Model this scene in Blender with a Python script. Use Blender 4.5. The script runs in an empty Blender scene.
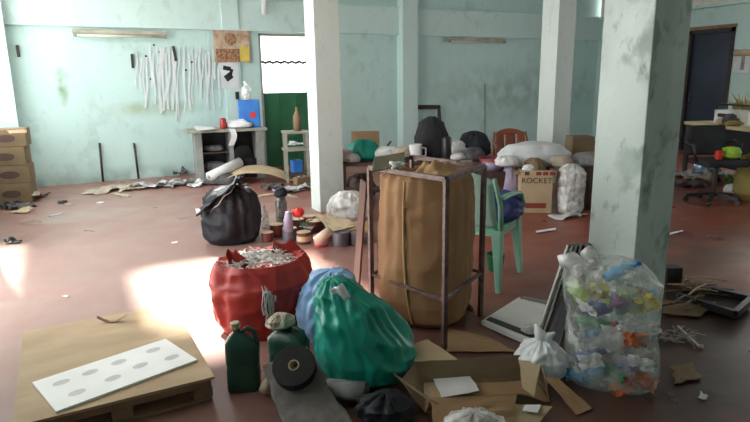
import bpy, math, random
from math import sin, cos, pi, radians, sqrt, atan2
from mathutils import Vector, Matrix, noise
SC = bpy.context.scene; C = SC.collection
R = random.Random(7)
# ------------------------------------------------------------------ camera
H = 1.5; YAW = radians(27.92); PITCH = radians(12.62); ROLL = radians(-0.85); F = 580.0
fw = Vector((sin(YAW)*cos(PITCH), cos(YAW)*cos(PITCH), -sin(PITCH)))
rt = Vector((cos(YAW), -sin(YAW), 0)); up = rt.cross(fw)
rt, up = rt*cos(ROLL)+up*sin(ROLL), -rt*sin(ROLL)+up*cos(ROLL)
EYE = Vector((0, 0, H))
cam = bpy.data.cameras.new('camera'); co = bpy.data.objects.new('camera', cam); C.objects.link(co)
mm = Matrix((rt, up, -fw)).transposed().to_4x4(); mm.translation = EYE; co.matrix_world = mm
cam.sensor_width = 36; cam.lens = 36*F/750; cam.clip_start = .05
SC.camera = co
def ray(x, y): return rt*(x-375)-up*(y-211)+fw*F
def G(x, y, z=0.0): d = ray(x, y); return EYE+d*((z-H)/d.z)        # point at height z
def PY(x, y, Y): d = ray(x, y); return EYE+d*(Y/d.y)
def PX(x, y, X): d = ray(x, y); return EYE+d*(X/d.x)
RV = -YAW
# ------------------------------------------------------------------ materials
def nt(name):
    m = bpy.data.materials.new(name); m.use_nodes = True
    n = m.node_tree; return m, n, n.nodes['Principled BSDF']
def mat(name, c1, c2=None, rough=.6, scale=6, metal=0, bump=0, bscale=40, spec=.5, detail=4, lo=.35, hi=.65, coat=0, trans=0, alpha=1, stretch=None, crease=0):
    m, n, b = nt(name); L = n.links.new
    b.inputs['Roughness'].default_value = rough; b.inputs['Metallic'].default_value = metal
    b.inputs['Specular IOR Level'].default_value = spec; b.inputs['Coat Weight'].default_value = coat
    b.inputs['Alpha'].default_value = alpha
    if trans: b.inputs['Transmission Weight'].default_value = trans
    tc = n.nodes.new('ShaderNodeTexCoord'); src = tc.outputs['Object']
    if stretch:
        mp = n.nodes.new('ShaderNodeMapping'); mp.inputs['Scale'].default_value = stretch; L(src, mp.inputs[0]); src = mp.outputs[0]
    if c2 is None: c2 = tuple(v*.82 for v in c1)
    t = n.nodes.new('ShaderNodeTexNoise'); t.inputs['Scale'].default_value = scale; t.inputs['Detail'].default_value = detail
    L(src, t.inputs['Vector'])
    r = n.nodes.new('ShaderNodeValToRGB'); r.color_ramp.elements[0].position = lo; r.color_ramp.elements[1].position = hi
    r.color_ramp.elements[0].color = (*c1, 1); r.color_ramp.elements[1].color = (*c2, 1)
    L(t.outputs['Fac'], r.inputs[0]); L(r.outputs[0], b.inputs['Base Color'])
    if bump:
        t2 = n.nodes.new('ShaderNodeTexNoise'); t2.inputs['Scale'].default_value = bscale; t2.inputs['Distortion'].default_value = crease*1.5; L(src, t2.inputs['Vector'])
        if crease:
            t2.noise_type = 'RIDGED_MULTIFRACTAL'; t2.inputs['Detail'].default_value = 2
        bp = n.nodes.new('ShaderNodeBump'); bp.inputs['Strength'].default_value = bump; bp.inputs['Distance'].default_value = .01
        L(t2.outputs['Fac'], bp.inputs['Height']); L(bp.outputs[0], b.inputs['Normal'])
    return m
def wall_mat(name, base, grime, dirt=.5, spots=()):
    m, n, b = nt(name); L = n.links.new
    b.inputs['Roughness'].default_value = .55
    g = n.nodes.new('ShaderNodeNewGeometry'); pos = g.outputs['Position']
    def nz(scale, detail, st=None):
        v = pos
        if st:
            mp = n.nodes.new('ShaderNodeMapping'); mp.inputs['Scale'].default_value = st; L(pos, mp.inputs[0]); v = mp.outputs[0]
        t = n.nodes.new('ShaderNodeTexNoise'); t.inputs['Scale'].default_value = scale; t.inputs['Detail'].default_value = detail; L(v, t.inputs['Vector']); return t.outputs['Fac']
    def ramp(f, a, c):
        r = n.nodes.new('ShaderNodeMapRange'); r.inputs[1].default_value = a; r.inputs[2].default_value = c; L(f, r.inputs[0]); return r.outputs[0]
    def mix(f, a, c):
        x = n.nodes.new('ShaderNodeMix'); x.data_type = 'RGBA'; L(f, x.inputs[0])
        for i, v in ((6, a), (7, c)):
            if isinstance(v, tuple): x.inputs[i].default_value = (*v, 1)
            else: L(v, x.inputs[i])
        return x.outputs[2]
    def mul(f, k):
        x = n.nodes.new('ShaderNodeMath'); x.operation = 'MULTIPLY'; L(f, x.inputs[0])
        if isinstance(k, (int, float)): x.inputs[1].default_value = k
        else: L(k, x.inputs[1])
        return x.outputs[0]
    c = mix(mul(ramp(nz(1.3, 5), .4, .75), .6*dirt), base, grime)
    c = mix(mul(ramp(nz(1.0, 6, (3, 3, .7)), .5, .8), .8*dirt), c, tuple(v*.7 for v in grime))
    c = mix(mul(ramp(nz(11, 8, (1.3, 1.3, .8)), .60, .74), .75*dirt), c, (.07, .09, .065))
    c = mix(mul(mul(ramp(nz(5, 10, (1, 1, .8)), .52, .62), ramp(nz(1.2, 3), .5, .6)), 1.0*dirt), c, (.10, .16, .10))
    for (p, rad, col, k) in spots:
        vm = n.nodes.new('ShaderNodeVectorMath'); vm.operation = 'DISTANCE'; vm.inputs[1].default_value = p
        mp = n.nodes.new('ShaderNodeMapping'); mp.inputs['Scale'].default_value = (1, 1, 1); L(pos, mp.inputs[0])
        sc = n.nodes.new('ShaderNodeVectorMath'); sc.operation = 'SUBTRACT'; sc.inputs[1].default_value = p; L(pos, sc.inputs[0])
        m2 = n.nodes.new('ShaderNodeVectorMath'); m2.operation = 'MULTIPLY'; m2.inputs[1].default_value = (1/rad[0], 1/rad[1], 1/rad[2]); L(sc.outputs[0], m2.inputs[0])
        ln = n.nodes.new('ShaderNodeVectorMath'); ln.operation = 'LENGTH'; L(m2.outputs[0], ln.inputs[0])
        f = mul(ramp(ln.outputs['Value'], 1.0, .2), mul(ramp(nz(4, 5), .3, .6), k)); c = mix(f, c, col)
    L(c, b.inputs['Base Color'])
    bp = n.nodes.new('ShaderNodeBump'); bp.inputs['Strength'].default_value = .25; bp.inputs['Distance'].default_value = .01
    L(nz(30, 4), bp.inputs['Height']); L(bp.outputs[0], b.inputs['Normal'])
    return m
def floor_mat():
    m, n, b = nt('red cement floor'); L = n.links.new
    g = n.nodes.new('ShaderNodeNewGeometry'); pos = g.outputs['Position']
    def nz(scale, detail=5, off=0):
        mp = n.nodes.new('ShaderNodeMapping'); mp.inputs['Location'].default_value = (off, off*.7, 0); L(pos, mp.inputs[0])
        t = n.nodes.new('ShaderNodeTexNoise'); t.inputs['Scale'].default_value = scale; t.inputs['Detail'].default_value = detail; L(mp.outputs[0], t.inputs['Vector']); return t.outputs['Fac']
    def ramp(f, a, c, d=0., e=1.):
        r = n.nodes.new('ShaderNodeMapRange'); r.inputs[1].default_value = a; r.inputs[2].default_value = c; r.inputs[3].default_value = d; r.inputs[4].default_value = e; L(f, r.inputs[0]); return r.outputs[0]
    def mix(f, a, c):
        x = n.nodes.new('ShaderNodeMix'); x.data_type = 'RGBA'; L(f, x.inputs[0])
        for i, v in ((6, a), (7, c)):
            if isinstance(v, tuple): x.inputs[i].default_value = (*v, 1)
            else: L(v, x.inputs[i])
        return x.outputs[2]
    def mul(f, k):
        x = n.nodes.new('ShaderNodeMath'); x.operation = 'MULTIPLY'; L(f, x.inputs[0])
        if isinstance(k, (int, float)): x.inputs[1].default_value = k
        else: L(k, x.inputs[1])
        return x.outputs[0]
    def ell(p, rad, soft=.3):
        sc = n.nodes.new('ShaderNodeVectorMath'); sc.operation = 'SUBTRACT'; sc.inputs[1].default_value = (*p, 0); L(pos, sc.inputs[0])
        m2 = n.nodes.new('ShaderNodeVectorMath'); m2.operation = 'MULTIPLY'; m2.inputs[1].default_value = (1/rad[0], 1/rad[1], 0); L(sc.outputs[0], m2.inputs[0])
        ln = n.nodes.new('ShaderNodeVectorMath'); ln.operation = 'LENGTH'; L(m2.outputs[0], ln.inputs[0])
        return ramp(ln.outputs['Value'], 1+soft, 1-soft)
    c = mix(ramp(nz(.9), .35, .7), (.30, .075, .045), (.22, .065, .045))
    c = mix(mul(ramp(nz(3, 7, 5), .45, .75), .6), c, (.27, .14, .105))
    c = mix(mul(ramp(nz(14, 6, 9), .55, .8), .5), c, (.08, .05, .04))
    # wear and painted grey-pink glare on the left; trodden dirt by the right pillar
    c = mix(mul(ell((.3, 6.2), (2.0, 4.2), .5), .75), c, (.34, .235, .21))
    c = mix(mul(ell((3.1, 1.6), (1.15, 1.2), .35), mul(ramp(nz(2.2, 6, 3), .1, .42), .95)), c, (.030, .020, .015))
    c = mix(mul(ell((4.6, 3.0), (1.3, .5), .5), mul(ramp(nz(2, 6, 13), .35, .55), .7)), c, (.09, .06, .04))
    c = mix(mul(ell((1.4, 2.0), (1.7, .75), .4), mul(ramp(nz(2.4, 6, 23), .15, .5), .75)), c, (.07, .035, .026))
    c = mix(mul(ell((.1, 7.55), (.62, .34), .06), .5), c, (.36, .28, .25))
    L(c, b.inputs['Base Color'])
    L(ramp(nz(2.5, 5, 17), .3, .7, .26, .5), b.inputs['Roughness'])
    b.inputs['Specular IOR Level'].default_value = .45
    bp = n.nodes.new('ShaderNodeBump'); bp.inputs['Strength'].default_value = .12; bp.inputs['Distance'].default_value = .01
    L(nz(18, 6, 2), bp.inputs['Height']); L(bp.outputs[0], b.inputs['Normal'])
    return m
def film(name, col, opac=.35, rough=.25):
    m, n, b = nt(name); L = n.links.new
    b.inputs['Base Color'].default_value = (*col, 1); b.inputs['Roughness'].default_value = rough; b.inputs['Specular IOR Level'].default_value = .8
    tr = n.nodes.new('ShaderNodeBsdfTransparent'); tr.inputs[0].default_value = (.97, .97, .97, 1)
    t = n.nodes.new('ShaderNodeTexNoise'); t.inputs['Scale'].default_value = 14; t.inputs['Detail'].default_value = 5
    tc = n.nodes.new('ShaderNodeTexCoord'); L(tc.outputs['Object'], t.inputs['Vector'])
    r = n.nodes.new('ShaderNodeMapRange'); r.inputs[1].default_value = .35; r.inputs[2].default_value = .7; r.inputs[3].default_value = opac*.5; r.inputs[4].default_value = min(1, opac*1.7); L(t.outputs['Fac'], r.inputs[0])
    mx = n.nodes.new('ShaderNodeMixShader'); L(r.outputs[0], mx.inputs[0]); L(tr.outputs[0], mx.inputs[1]); L(b.outputs[0], mx.inputs[2])
    L(mx.outputs[0], n.nodes['Material Output'].inputs[0]); return m
M = {}
M['wall'] = wall_mat('mint wall paint', (.53, .715, .69), (.44, .56, .50), .16, spots=[((1.35, 10.1, 1.12), (.9, .6, .16), (.30, .38, .20), .8), ((.05, 10.1, 1.5), (.1, .5, .35), (.16, .28, .12), 1.), ((3, 10.1, .0), (9, .6, .25), (.22, .30, .27), .8), ((9., 10.1, 1.2), (3, .8, .8), (.25, .36, .31), .6)])
M['beam'] = wall_mat('beam paint', (.59, .75, .73), (.42, .56, .52), .15)
M['pillar'] = wall_mat('pillar paint', (.66, .73, .70), (.46, .53, .49), .2)
M['pillar2'] = wall_mat('scuffed pillar paint', (.60, .68, .65), (.34, .42, .36), .75)
M['cream'] = mat('cream plaster', (.85, .82, .72), rough=.8)
M['ceil'] = mat('old ceiling board', (.50, .52, .50), (.38, .40, .38), rough=.9, scale=2)
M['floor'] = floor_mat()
M['dgreen'] = mat('dark green sheet metal', (.02, .13, .055), (.03, .17, .075), rough=.45, scale=3)
M['iron'] = mat('dark iron', (.03, .03, .032), (.07, .05, .04), rough=.55, metal=.3, scale=20)
M['rust'] = mat('rusty angle iron', (.10, .065, .06), (.19, .13, .12), rough=.5, metal=.35, scale=25)
M['tubeb'] = mat('lamp batten', (.50, .47, .38), (.36, .33, .26), rough=.6)
M['tube'] = mat('lamp tube', (.66, .62, .52), rough=.3)
M['whitep'] = mat('white paper', (.78, .78, .78), (.68, .68, .70), rough=.8)
M['strip'] = mat('white plastic strip', (.72, .75, .77), (.64, .68, .70), rough=.5)
M['black'] = mat('black plastic', (.012, .012, .014), (.025, .025, .028), rough=.4)
M['blackfab'] = mat('black fabric', (.015, .015, .018), (.03, .03, .035), rough=.9)
M['bagblack'] = mat('black bag film', (.010, .011, .016), (.016, .018, .024), rough=.6, spec=.3, bump=.5, bscale=5, crease=1)
M['cloth_dark'] = mat('charcoal cloth', (.03, .034, .042), (.045, .05, .058), rough=1, spec=.1, scale=30)
M['card'] = mat('brown cardboard', (.38, .235, .12), (.30, .18, .09), rough=.8, scale=3)
M['card2'] = mat('pale cardboard', (.55, .42, .27), (.45, .34, .21), rough=.8, scale=3)
M['card3'] = mat('old box cardboard', (.24, .165, .095), (.18, .125, .07), rough=.8, scale=3)
M['ply'] = mat('dusty plywood', (.46, .34, .21), (.37, .26, .155), rough=.75, scale=2.5, stretch=(1, 3, 1), detail=7)
M['wood'] = mat('worn wood', (.30, .19, .11), (.20, .12, .07), rough=.7, scale=4, stretch=(1, 8, 1))
M['dwood'] = mat('dark wood', (.06, .03, .02), (.10, .05, .035), rough=.6, scale=5)
M['panel'] = mat('white ceiling board', (.82, .82, .80), (.76, .76, .75), rough=.45)
M['dent'] = mat('grey oval print', (.56, .56, .56), rough=.6)
M['redbag'] = mat('red woven plastic', (.46, .035, .025), (.34, .022, .018), rough=.5, bump=.45, bscale=5, crease=1, scale=4)
M['shred'] = mat('white shredded plastic', (.80, .80, .76), rough=.5)
M['dgbottle'] = mat('dark green oil jug plastic', (.012, .055, .038), (.02, .075, .05), rough=.35)
M['tan'] = mat('tan plastic', (.42, .34, .22), rough=.5)
M['bluebag'] = mat('light blue bag film', (.22, .42, .72), (.33, .52, .80), rough=.35, scale=8, bump=.5, bscale=8, crease=1)
M['tealbag'] = mat('teal bag film', (.003, .24, .18), (.008, .32, .24), rough=.38, scale=5, bump=.6, bscale=6, crease=1)
M['foam'] = mat('dark grey felt', (.10, .09, .083), (.15, .135, .125), rough=.95, scale=18, bump=.4, bscale=60)
M['silver'] = mat('grey foil foam', (.30, .30, .29), (.20, .20, .20), rough=.5, scale=12)
M['tapeb'] = mat('black tape', (.010, .009, .010), rough=.6, spec=.3)
M['sack'] = mat('brown paper sacking', (.37, .20, .095), (.29, .15, .068), rough=.85, scale=3, bump=.3, bscale=15)
M['sack2'] = mat('tan sack paper', (.50, .32, .15), (.38, .23, .11), rough=.85, scale=5)
M['olive'] = mat('olive board', (.20, .19, .12), (.15, .14, .09), rough=.7)
M['chairg'] = mat('mint green plastic', (.26, .56, .42), (.22, .48, .36), rough=.4, scale=3)
M['chairp'] = mat('pale mint plastic', (.42, .66, .58), (.34, .56, .48), rough=.45, scale=6)
M['chairr'] = mat('red brown plastic', (.30, .09, .05), rough=.4)
M['gpot'] = mat('green pot plastic', (.01, .11, .05), rough=.4)
M['blueb'] = mat('blue wrapping', (.03, .05, .22), (.10, .09, .30), rough=.4, scale=14)
M['redw'] = mat('red wrapping', (.40, .03, .03), rough=.4)
M['jugblue'] = mat('blue can plastic', (.03, .16, .55), (.04, .22, .62), rough=.4)
M['redp'] = mat('red plastic', (.60, .03, .02), rough=.4)
M['leaf'] = mat('green leaf', (.05, .20, .05), rough=.5)
M['glass'] = film('clear bottle glass', (.55, .62, .58), .45, .1)
M['glassg'] = film('smoky bottle glass', (.12, .13, .12), .8, .15)
M['clear'] = film('clear plastic film', (.80, .84, .80), .27, .25)
M['clear2'] = film('milky plastic film', (.85, .84, .82), .72)
M['whitebag'] = mat('white carrier bag film', (.78, .80, .82), (.70, .72, .74), rough=.35, bump=.5, bscale=9, crease=1)
M['canbrown'] = mat('brown tin', (.16, .04, .03), (.10, .03, .025), rough=.35)
M['cangrey'] = mat('grey tin', (.12, .12, .15), (.18, .18, .21), rough=.35, metal=.4)
M['canpink'] = mat('pink label', (.55, .25, .28), rough=.5)
M['lidc'] = mat('cream tin lid', (.62, .50, .34), (.52, .40, .26), rough=.45)
M['purple'] = mat('lilac wrapper', (.27, .23, .36), (.38, .34, .45), rough=.35, scale=15)
M['rag'] = mat('beige cloth', (.50, .43, .34), (.40, .34, .27), rough=.95, scale=8)
M['ragw'] = mat('white grey rag', (.60, .60, .58), (.30, .30, .32), rough=.95, scale=12)
M['ragd'] = mat('dark rag', (.06, .06, .07), (.13, .12, .12), rough=.95, scale=10)
M['pink'] = mat('pink cloth', (.60, .35, .36), (.66, .55, .55), rough=.9, scale=7)
M['greyst'] = mat('grey painted wood', (.30, .31, .29), (.22, .23, .21), rough=.6)
M['yellow'] = mat('yellow plastic', (.62, .50, .06), rough=.5)
M['orange'] = mat('orange plastic', (.70, .16, .04), rough=.5)
M['lime'] = mat('lime plastic', (.38, .60, .04), rough=.5)
M['cyan'] = mat('sky blue plastic', (.08, .40, .75), rough=.4)
M['navy'] = mat('navy plastic', (.03, .05, .30), rough=.4)
M['deepg'] = mat('bottle green plastic', (.03, .25, .10), rough=.4)
M['violet'] = mat('violet wrapper', (.30, .08, .32), rough=.4)
M['sackye'] = mat('mustard sacking', (.34, .26, .08), (.24, .19, .06), rough=.9)
M['benchw'] = mat('grey board', (.36, .35, .29), (.28, .27, .23), rough=.7)
M['deskw'] = mat('cream desk top', (.62, .52, .30), (.52, .43, .25), rough=.5)
M['doorblue'] = mat('dark blue door panel', (.02, .028, .055), (.035, .045, .08), rough=.3, scale=1.5)
M['ink'] = mat('dark print', (.10, .06, .05), rough=.8)
M['inkred'] = mat('red print', (.30, .05, .04), rough=.8)
M['skin1'] = mat('brown poster print', (.42, .24, .15), (.60, .50, .38), rough=.4, scale=9, detail=2)
M['postery'] = mat('yellow poster print', (.75, .58, .12), rough=.4)
M['posterd'] = mat('dark poster print', (.20, .09, .06), (.48, .26, .14), rough=.4, scale=24, detail=1)
M['concrete'] = mat('outdoor concrete', (.6, .6, .58), rough=.9)
# ------------------------------------------------------------------ mesh builder
def fb(p, f=1., o=0): return noise.noise(Vector((p[0]*f+o, p[1]*f+o*1.7, p[2]*f-o)))
class MB:
    def __init__(s): s.v = []; s.f = []; s.m = []; s.mi = 0; s.T = Matrix.Identity(4)
    def at(s, loc=(0, 0, 0), rz=0, rx=0, ry=0):
        s.T = Matrix.Translation(loc) @ Matrix.Rotation(rz, 4, 'Z') @ Matrix.Rotation(ry, 4, 'Y') @ Matrix.Rotation(rx, 4, 'X'); return s
    def add(s, vs, fs):
        k = len(s.v); s.v += [s.T @ Vector(p) for p in vs]
        for f in fs: s.f.append([i+k for i in f]); s.m.append(s.mi)
        return s
    def box(s, c, d):
        x, y, z = c; a, b, e = d[0]/2, d[1]/2, d[2]/2
        vs = [(x+i*a, y+j*b, z+k*e) for i in (-1, 1) for j in (-1, 1) for k in (-1, 1)]
        return s.add(vs, [(0, 1, 3, 2), (4, 6, 7, 5), (0, 4, 5, 1), (2, 3, 7, 6), (0, 2, 6, 4), (1, 5, 7, 3)])
    def span(s, a, b): return s.box([(a[i]+b[i])/2 for i in range(3)], [abs(b[i]-a[i]) for i in range(3)])
    def tube(s, path, r, n=8, caps=True):
        P = [Vector(p) for p in path]; rr = r if isinstance(r, (list, tuple)) else [r]*len(P)
        t0 = (P[1]-P[0]).normalized(); u = t0.orthogonal().normalized(); vs = []; fs = []
        for i, p in enumerate(P):
            t = (P[min(i+1, len(P)-1)]-P[max(i-1, 0)]).normalized(); u = (u-t*u.dot(t)).normalized(); w = t.cross(u)
            for k in range(n): a = 2*pi*k/n; vs.append(p+(u*cos(a)+w*sin(a))*rr[i])
        for i in range(len(P)-1):
            for k in range(n): fs.append((i*n+k, i*n+(k+1) % n, (i+1)*n+(k+1) % n, (i+1)*n+k))
        if caps: fs.append(tuple(range(n))[::-1]); fs.append(tuple((len(P)-1)*n+k for k in range(n)))
        return s.add(vs, fs)
    def bar(s, a, b, w, h=None, upv=(0, 0, 1)):
        a = Vector(a); b = Vector(b); h = h or w; t = (b-a).normalized(); U = Vector(upv)
        if abs(t.dot(U)) > .95: U = Vector((1, 0, 0))
        x = t.cross(U).normalized()*w/2; y = x.cross(t).normalized()*h/2
        vs = [p+x*i+y*j for p in (a, b) for i, j in ((-1, -1), (1, -1), (1, 1), (-1, 1))]
        return s.add(vs, [(3, 2, 1, 0), (4, 5, 6, 7), (0, 1, 5, 4), (1, 2, 6, 5), (2, 3, 7, 6), (3, 0, 4, 7)])
    def lathe(s, prof, n=24, c=(0, 0, 0), sx=1, sy=1, sq=None):
        vs = []; fs = []
        for r, z in prof:
            for k in range(n):
                a = 2*pi*k/n; q = 1
                if sq: q = 1/(abs(cos(a))**sq+abs(sin(a))**sq)**(1/sq)
                vs.append((c[0]+r*cos(a)*sx*q, c[1]+r*sin(a)*sy*q, c[2]+z))
        for i in range(len(prof)-1):
            for k in range(n): fs.append((i*n+k, i*n+(k+1) % n, (i+1)*n+(k+1) % n, (i+1)*n+k))
        fs.append(tuple(range(n))[::-1]); fs.append(tuple((len(prof)-1)*n+k for k in range(n)))
        return s.add(vs, fs)
    def panel(s, pts, th=.005):
        P = [Vector(p) for p in pts]; nn = (P[1]-P[0]).cross(P[2]-P[0]).normalized()*th; n = len(P)
        if nn.z < 0: nn = -nn
        return s.add(P+[p-nn for p in P], [tuple(range(n)), tuple(range(2*n-1, n-1, -1))]+[(i, n+i, n+(i+1) % n, (i+1) % n) for i in range(n)])
    def grid(s, fn, nu, nv, th=.003):
        top = [[Vector(fn(i/nu, j/nv)) for j in range(nv+1)] for i in range(nu+1)]; W = nv+1; vs = []; bt = []
        for i in range(nu+1):
            for j in range(nv+1):
                a = top[min(i+1, nu)][j]-top[max(i-1, 0)][j]; b = top[i][min(j+1, nv)]-top[i][max(j-1, 0)]
                nn = a.cross(b); nn = nn.normalized() if nn.length > 1e-9 else Vector((0, 0, 1))
                vs.append(top[i][j]); bt.append(top[i][j]-nn*th)
        N = len(vs); vs += bt; fs = []
        for i in range(nu):
            for j in range(nv):
                q = (i*W+j, (i+1)*W+j, (i+1)*W+j+1, i*W+j+1); fs.append(q); fs.append(tuple(x+N for x in q[::-1]))
        bd = [i*W for i in range(nu+1)]+[nu*W+j for j in range(1, W)]+[i*W+nv for i in range(nu-1, -1, -1)]+[j for j in range(nv-1, 0, -1)]
        for k in range(len(bd)): a, b = bd[k], bd[(k+1) % len(bd)]; fs.append((b, a, a+N, b+N))
        return s.add(vs, fs)
    def build(s, name, m, parent=None, smooth=False, loc=(0, 0, 0), rz=0, bevel=0, sub=0):
        me = bpy.data.meshes.new(name); me.from_pydata([tuple(p) for p in s.v], [], s.f)
        ms = m if isinstance(m, list) else [m]
        for x in ms: me.materials.append(M[x] if isinstance(x, str) else x)
        for i, p in enumerate(me.polygons): p.material_index = s.m[i]; p.use_smooth = smooth
        me.update(); o = bpy.data.objects.new(name, me); C.objects.link(o)
        o.location = loc; o.rotation_euler = (0, 0, rz)
        if parent: o.parent = parent
        if bevel:
            b = o.modifiers.new('bevel', 'BEVEL'); b.width = bevel; b.segments = 2; b.limit_method = 'ANGLE'
        if sub:
            b = o.modifiers.new('sub', 'SUBSURF'); b.levels = b.render_levels = sub
        return o
def tag(o, label, cat, group=None, kind=None):
    o['label'] = label; o['category'] = cat
    if group: o['group'] = group
    if kind: o['kind'] = kind
    return o
def thing(name, label, cat, loc=(0, 0, 0), rz=0, group=None):
    o = bpy.data.objects.new(name, None); C.objects.link(o); o.location = loc; o.rotation_euler = (0, 0, rz); o.empty_display_size = .1
    return tag(o, label, cat, group)
def struct(name, mb, m, parent=None, **k):
    o = mb.build(name, m, parent, **k)
    if not parent: o['kind'] = 'structure'
    return o
def dup(src, loc, rz, label, group=None, s=1):
    r = src.copy(); C.objects.link(r); r.location = loc; r.rotation_euler = (src.rotation_euler[0], src.rotation_euler[1], rz); r['label'] = label; r.scale = (s, s, s)
    if group: r['group'] = group
    for ch in src.children:
        c = ch.copy(); C.objects.link(c); c.parent = r
        for g in ch.children: d = g.copy(); C.objects.link(d); d.parent = c
    return r
# crumpled bag body: prof = [(radius factor, z)], open or closed top
def bag(mb, prof, rx, ry, seed, amp=.04, fr=7, n=72, rows=44, lean=(0, 0), closed=True, creases=1., sq=None):
    zs = [p[1] for p in prof]
    def rad(t):
        x = t*(len(prof)-1); i = min(int(x), len(prof)-2); f = x-i; f = f*f*(3-2*f)
        return prof[i][0]*(1-f)+prof[i+1][0]*f, prof[i][1]*(1-f)+prof[i+1][1]*f
    vs = []; fs = []; zmax = max(zs)
    for i in range(rows+1):
        r, z = rad(i/rows)
        for k in range(n):
            a = 2*pi*k/n; q = 1/(abs(cos(a))**sq+abs(sin(a))**sq)**(1/sq) if sq else 1
            p = Vector((cos(a)*rx*r*q, sin(a)*ry*r*q, z))
            wq = p+Vector((fb(p, fr*.6, seed+20), fb(p, fr*.6, seed+21), fb(p, fr*.6, seed+22)))*(.9/fr)
            cr = 1-3.2*abs(fb(wq, fr*.75, seed)); cr2 = 1-3*abs(fb(wq, fr*2.0, seed+9)); hz = p.z/zmax
            fo = 1-3*abs(fb((cos(a)*2.6, sin(a)*2.6, z*fr*.16), 1.25, seed+31))
            d = amp*(cr*.38+.22*cr2*creases+.55*fb(p, fr*.4, seed+3)+fo*.5*hz); w = min(1, r*2.2)*min(1, .25+z/(.15*zmax+1e-6))
            e = Vector((cos(a), sin(a), .25)); p = p+e*d*w
            h = z/zmax; p.x += lean[0]*h*h; p.y += lean[1]*h*h; p.z = max(p.z, 0.001)
            vs.append(p)
    for i in range(rows):
        for k in range(n): fs.append((i*n+k, i*n+(k+1) % n, (i+1)*n+(k+1) % n, (i+1)*n+k))
    fs.append(tuple(range(n))[::-1])
    if closed: fs.append(tuple(rows*n+k for k in range(n)))
    mb.add(vs, fs); return mb
def sheet(mb, w, d, seed, amp=.02, fr=6, nu=20, nv=16, th=.002, jag=.05, z0=.004, fold=None):
    def fn(u, v):
        x = (u-.5)*w; y = (v-.5)*d
        ex = jag*(fb((u*2, v*3, 0), 1.6, seed+2)); ey = jag*(fb((u*3, v*2, 1), 1.6, seed+5))
        z = z0+amp*abs(fb((x, y, 0), fr, seed))*2+amp*.5*abs(fb((x, y, 3), fr*2.4, seed+4))
        if fold: z += fold(u, v)
        return (x+ex*w*2, y+ey*d*2, z)
    mb.grid(fn, nu, nv, th); return mb
def ears(mb, c, h, r, seed, k=2):
    for i in range(k):
        a = seed+i*2.6
        mb.tube([(c[0], c[1], c[2]), (c[0]+cos(a)*r*.5, c[1]+sin(a)*r*.5, c[2]+h*.5), (c[0]+cos(a)*r, c[1]+sin(a)*r, c[2]+h)], [r*.22, r*.35, r*.12], 8)
# ------------------------------------------------------------------ setting
X0, X1, Y0, Y1, ZC = -1.0, 11.4, -1.2, 10.1, 3.3
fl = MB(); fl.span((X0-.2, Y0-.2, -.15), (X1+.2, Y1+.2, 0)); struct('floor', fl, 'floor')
def slab_holes(mb, axis, fixed, th, a0, a1, b0, b1, holes):
    """rect slab in plane axis=fixed, with rectangular holes (a0,a1,b0,b1)"""
    As = sorted({a0, a1, *[h[0] for h in holes], *[h[1] for h in holes]}); Bs = sorted({b0, b1, *[h[2] for h in holes], *[h[3] for h in holes]})
    for i in range(len(As)-1):
        for j in range(len(Bs)-1):
            ca = (As[i]+As[i+1])/2; cb = (Bs[j]+Bs[j+1])/2
            if any(h[0] < ca < h[1] and h[2] < cb < h[3] for h in holes): continue
            lo = [As[i], Bs[j]]; hi = [As[i+1], Bs[j+1]]
            if axis == 0: mb.span((fixed, lo[0], lo[1]), (fixed+th, hi[0], hi[1]))
            if axis == 1: mb.span((lo[0], fixed, lo[1]), (hi[0], fixed+th, hi[1]))
            if axis == 2: mb.span((lo[0], lo[1], fixed), (hi[0], hi[1], fixed+th))
SUNH = [(.45, 2.1, 5.85, 8.55)]     # unseen roof gap made for the sun patch: X range, Y range at the ceiling
CE = [(.12, 1.42, 6.35, 8.10), (-1.0, -.90, 7.5, 9.6)]  # unseen ceiling holes shaped to lay the sun patches on the floor
mb = MB(); slab_holes(mb, 2, ZC, .08, X0-.2, X1+.2, Y0-.2, Y1+.2, CE); struct('ceiling', mb, 'ceil')
WB = [(3.13, 4.45, 0.0, 2.33)]
mb = MB(); slab_holes(mb, 1, Y1, .18, X0-.2, X1+.2, 0, ZC, WB); struct('wall_back', mb, 'wall')
WL = [(2.4, 3.6, 1.2, 2.7), (4.0, 6.1, 0, 2.9), (6.7, 9.75, 1.0, 3.1)]
mb = MB(); slab_holes(mb, 0, X0-.2, .2, Y0-.2, Y1, 0, ZC, WL); struct('wall_left', mb, 'wall')
WR = [(6.86, 7.80, 0, 2.40), (3.4, 6.2, 1.0, 2.5)]  # second hole: unseen window added to light the desk side
mb = MB(); slab_holes(mb, 0, X1, .2, Y0-.2, Y1, 0, 2.88, WR); struct('wall_right', mb, 'wall')
WF = [(8.4, 10.4, 1.2, 2.4)]  # unseen opening added to light the right wall
mb = MB(); slab_holes(mb, 1, Y0-.2, .2, X0, X1, 0, ZC, WF); struct('wall_front', mb, 'wall')
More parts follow.
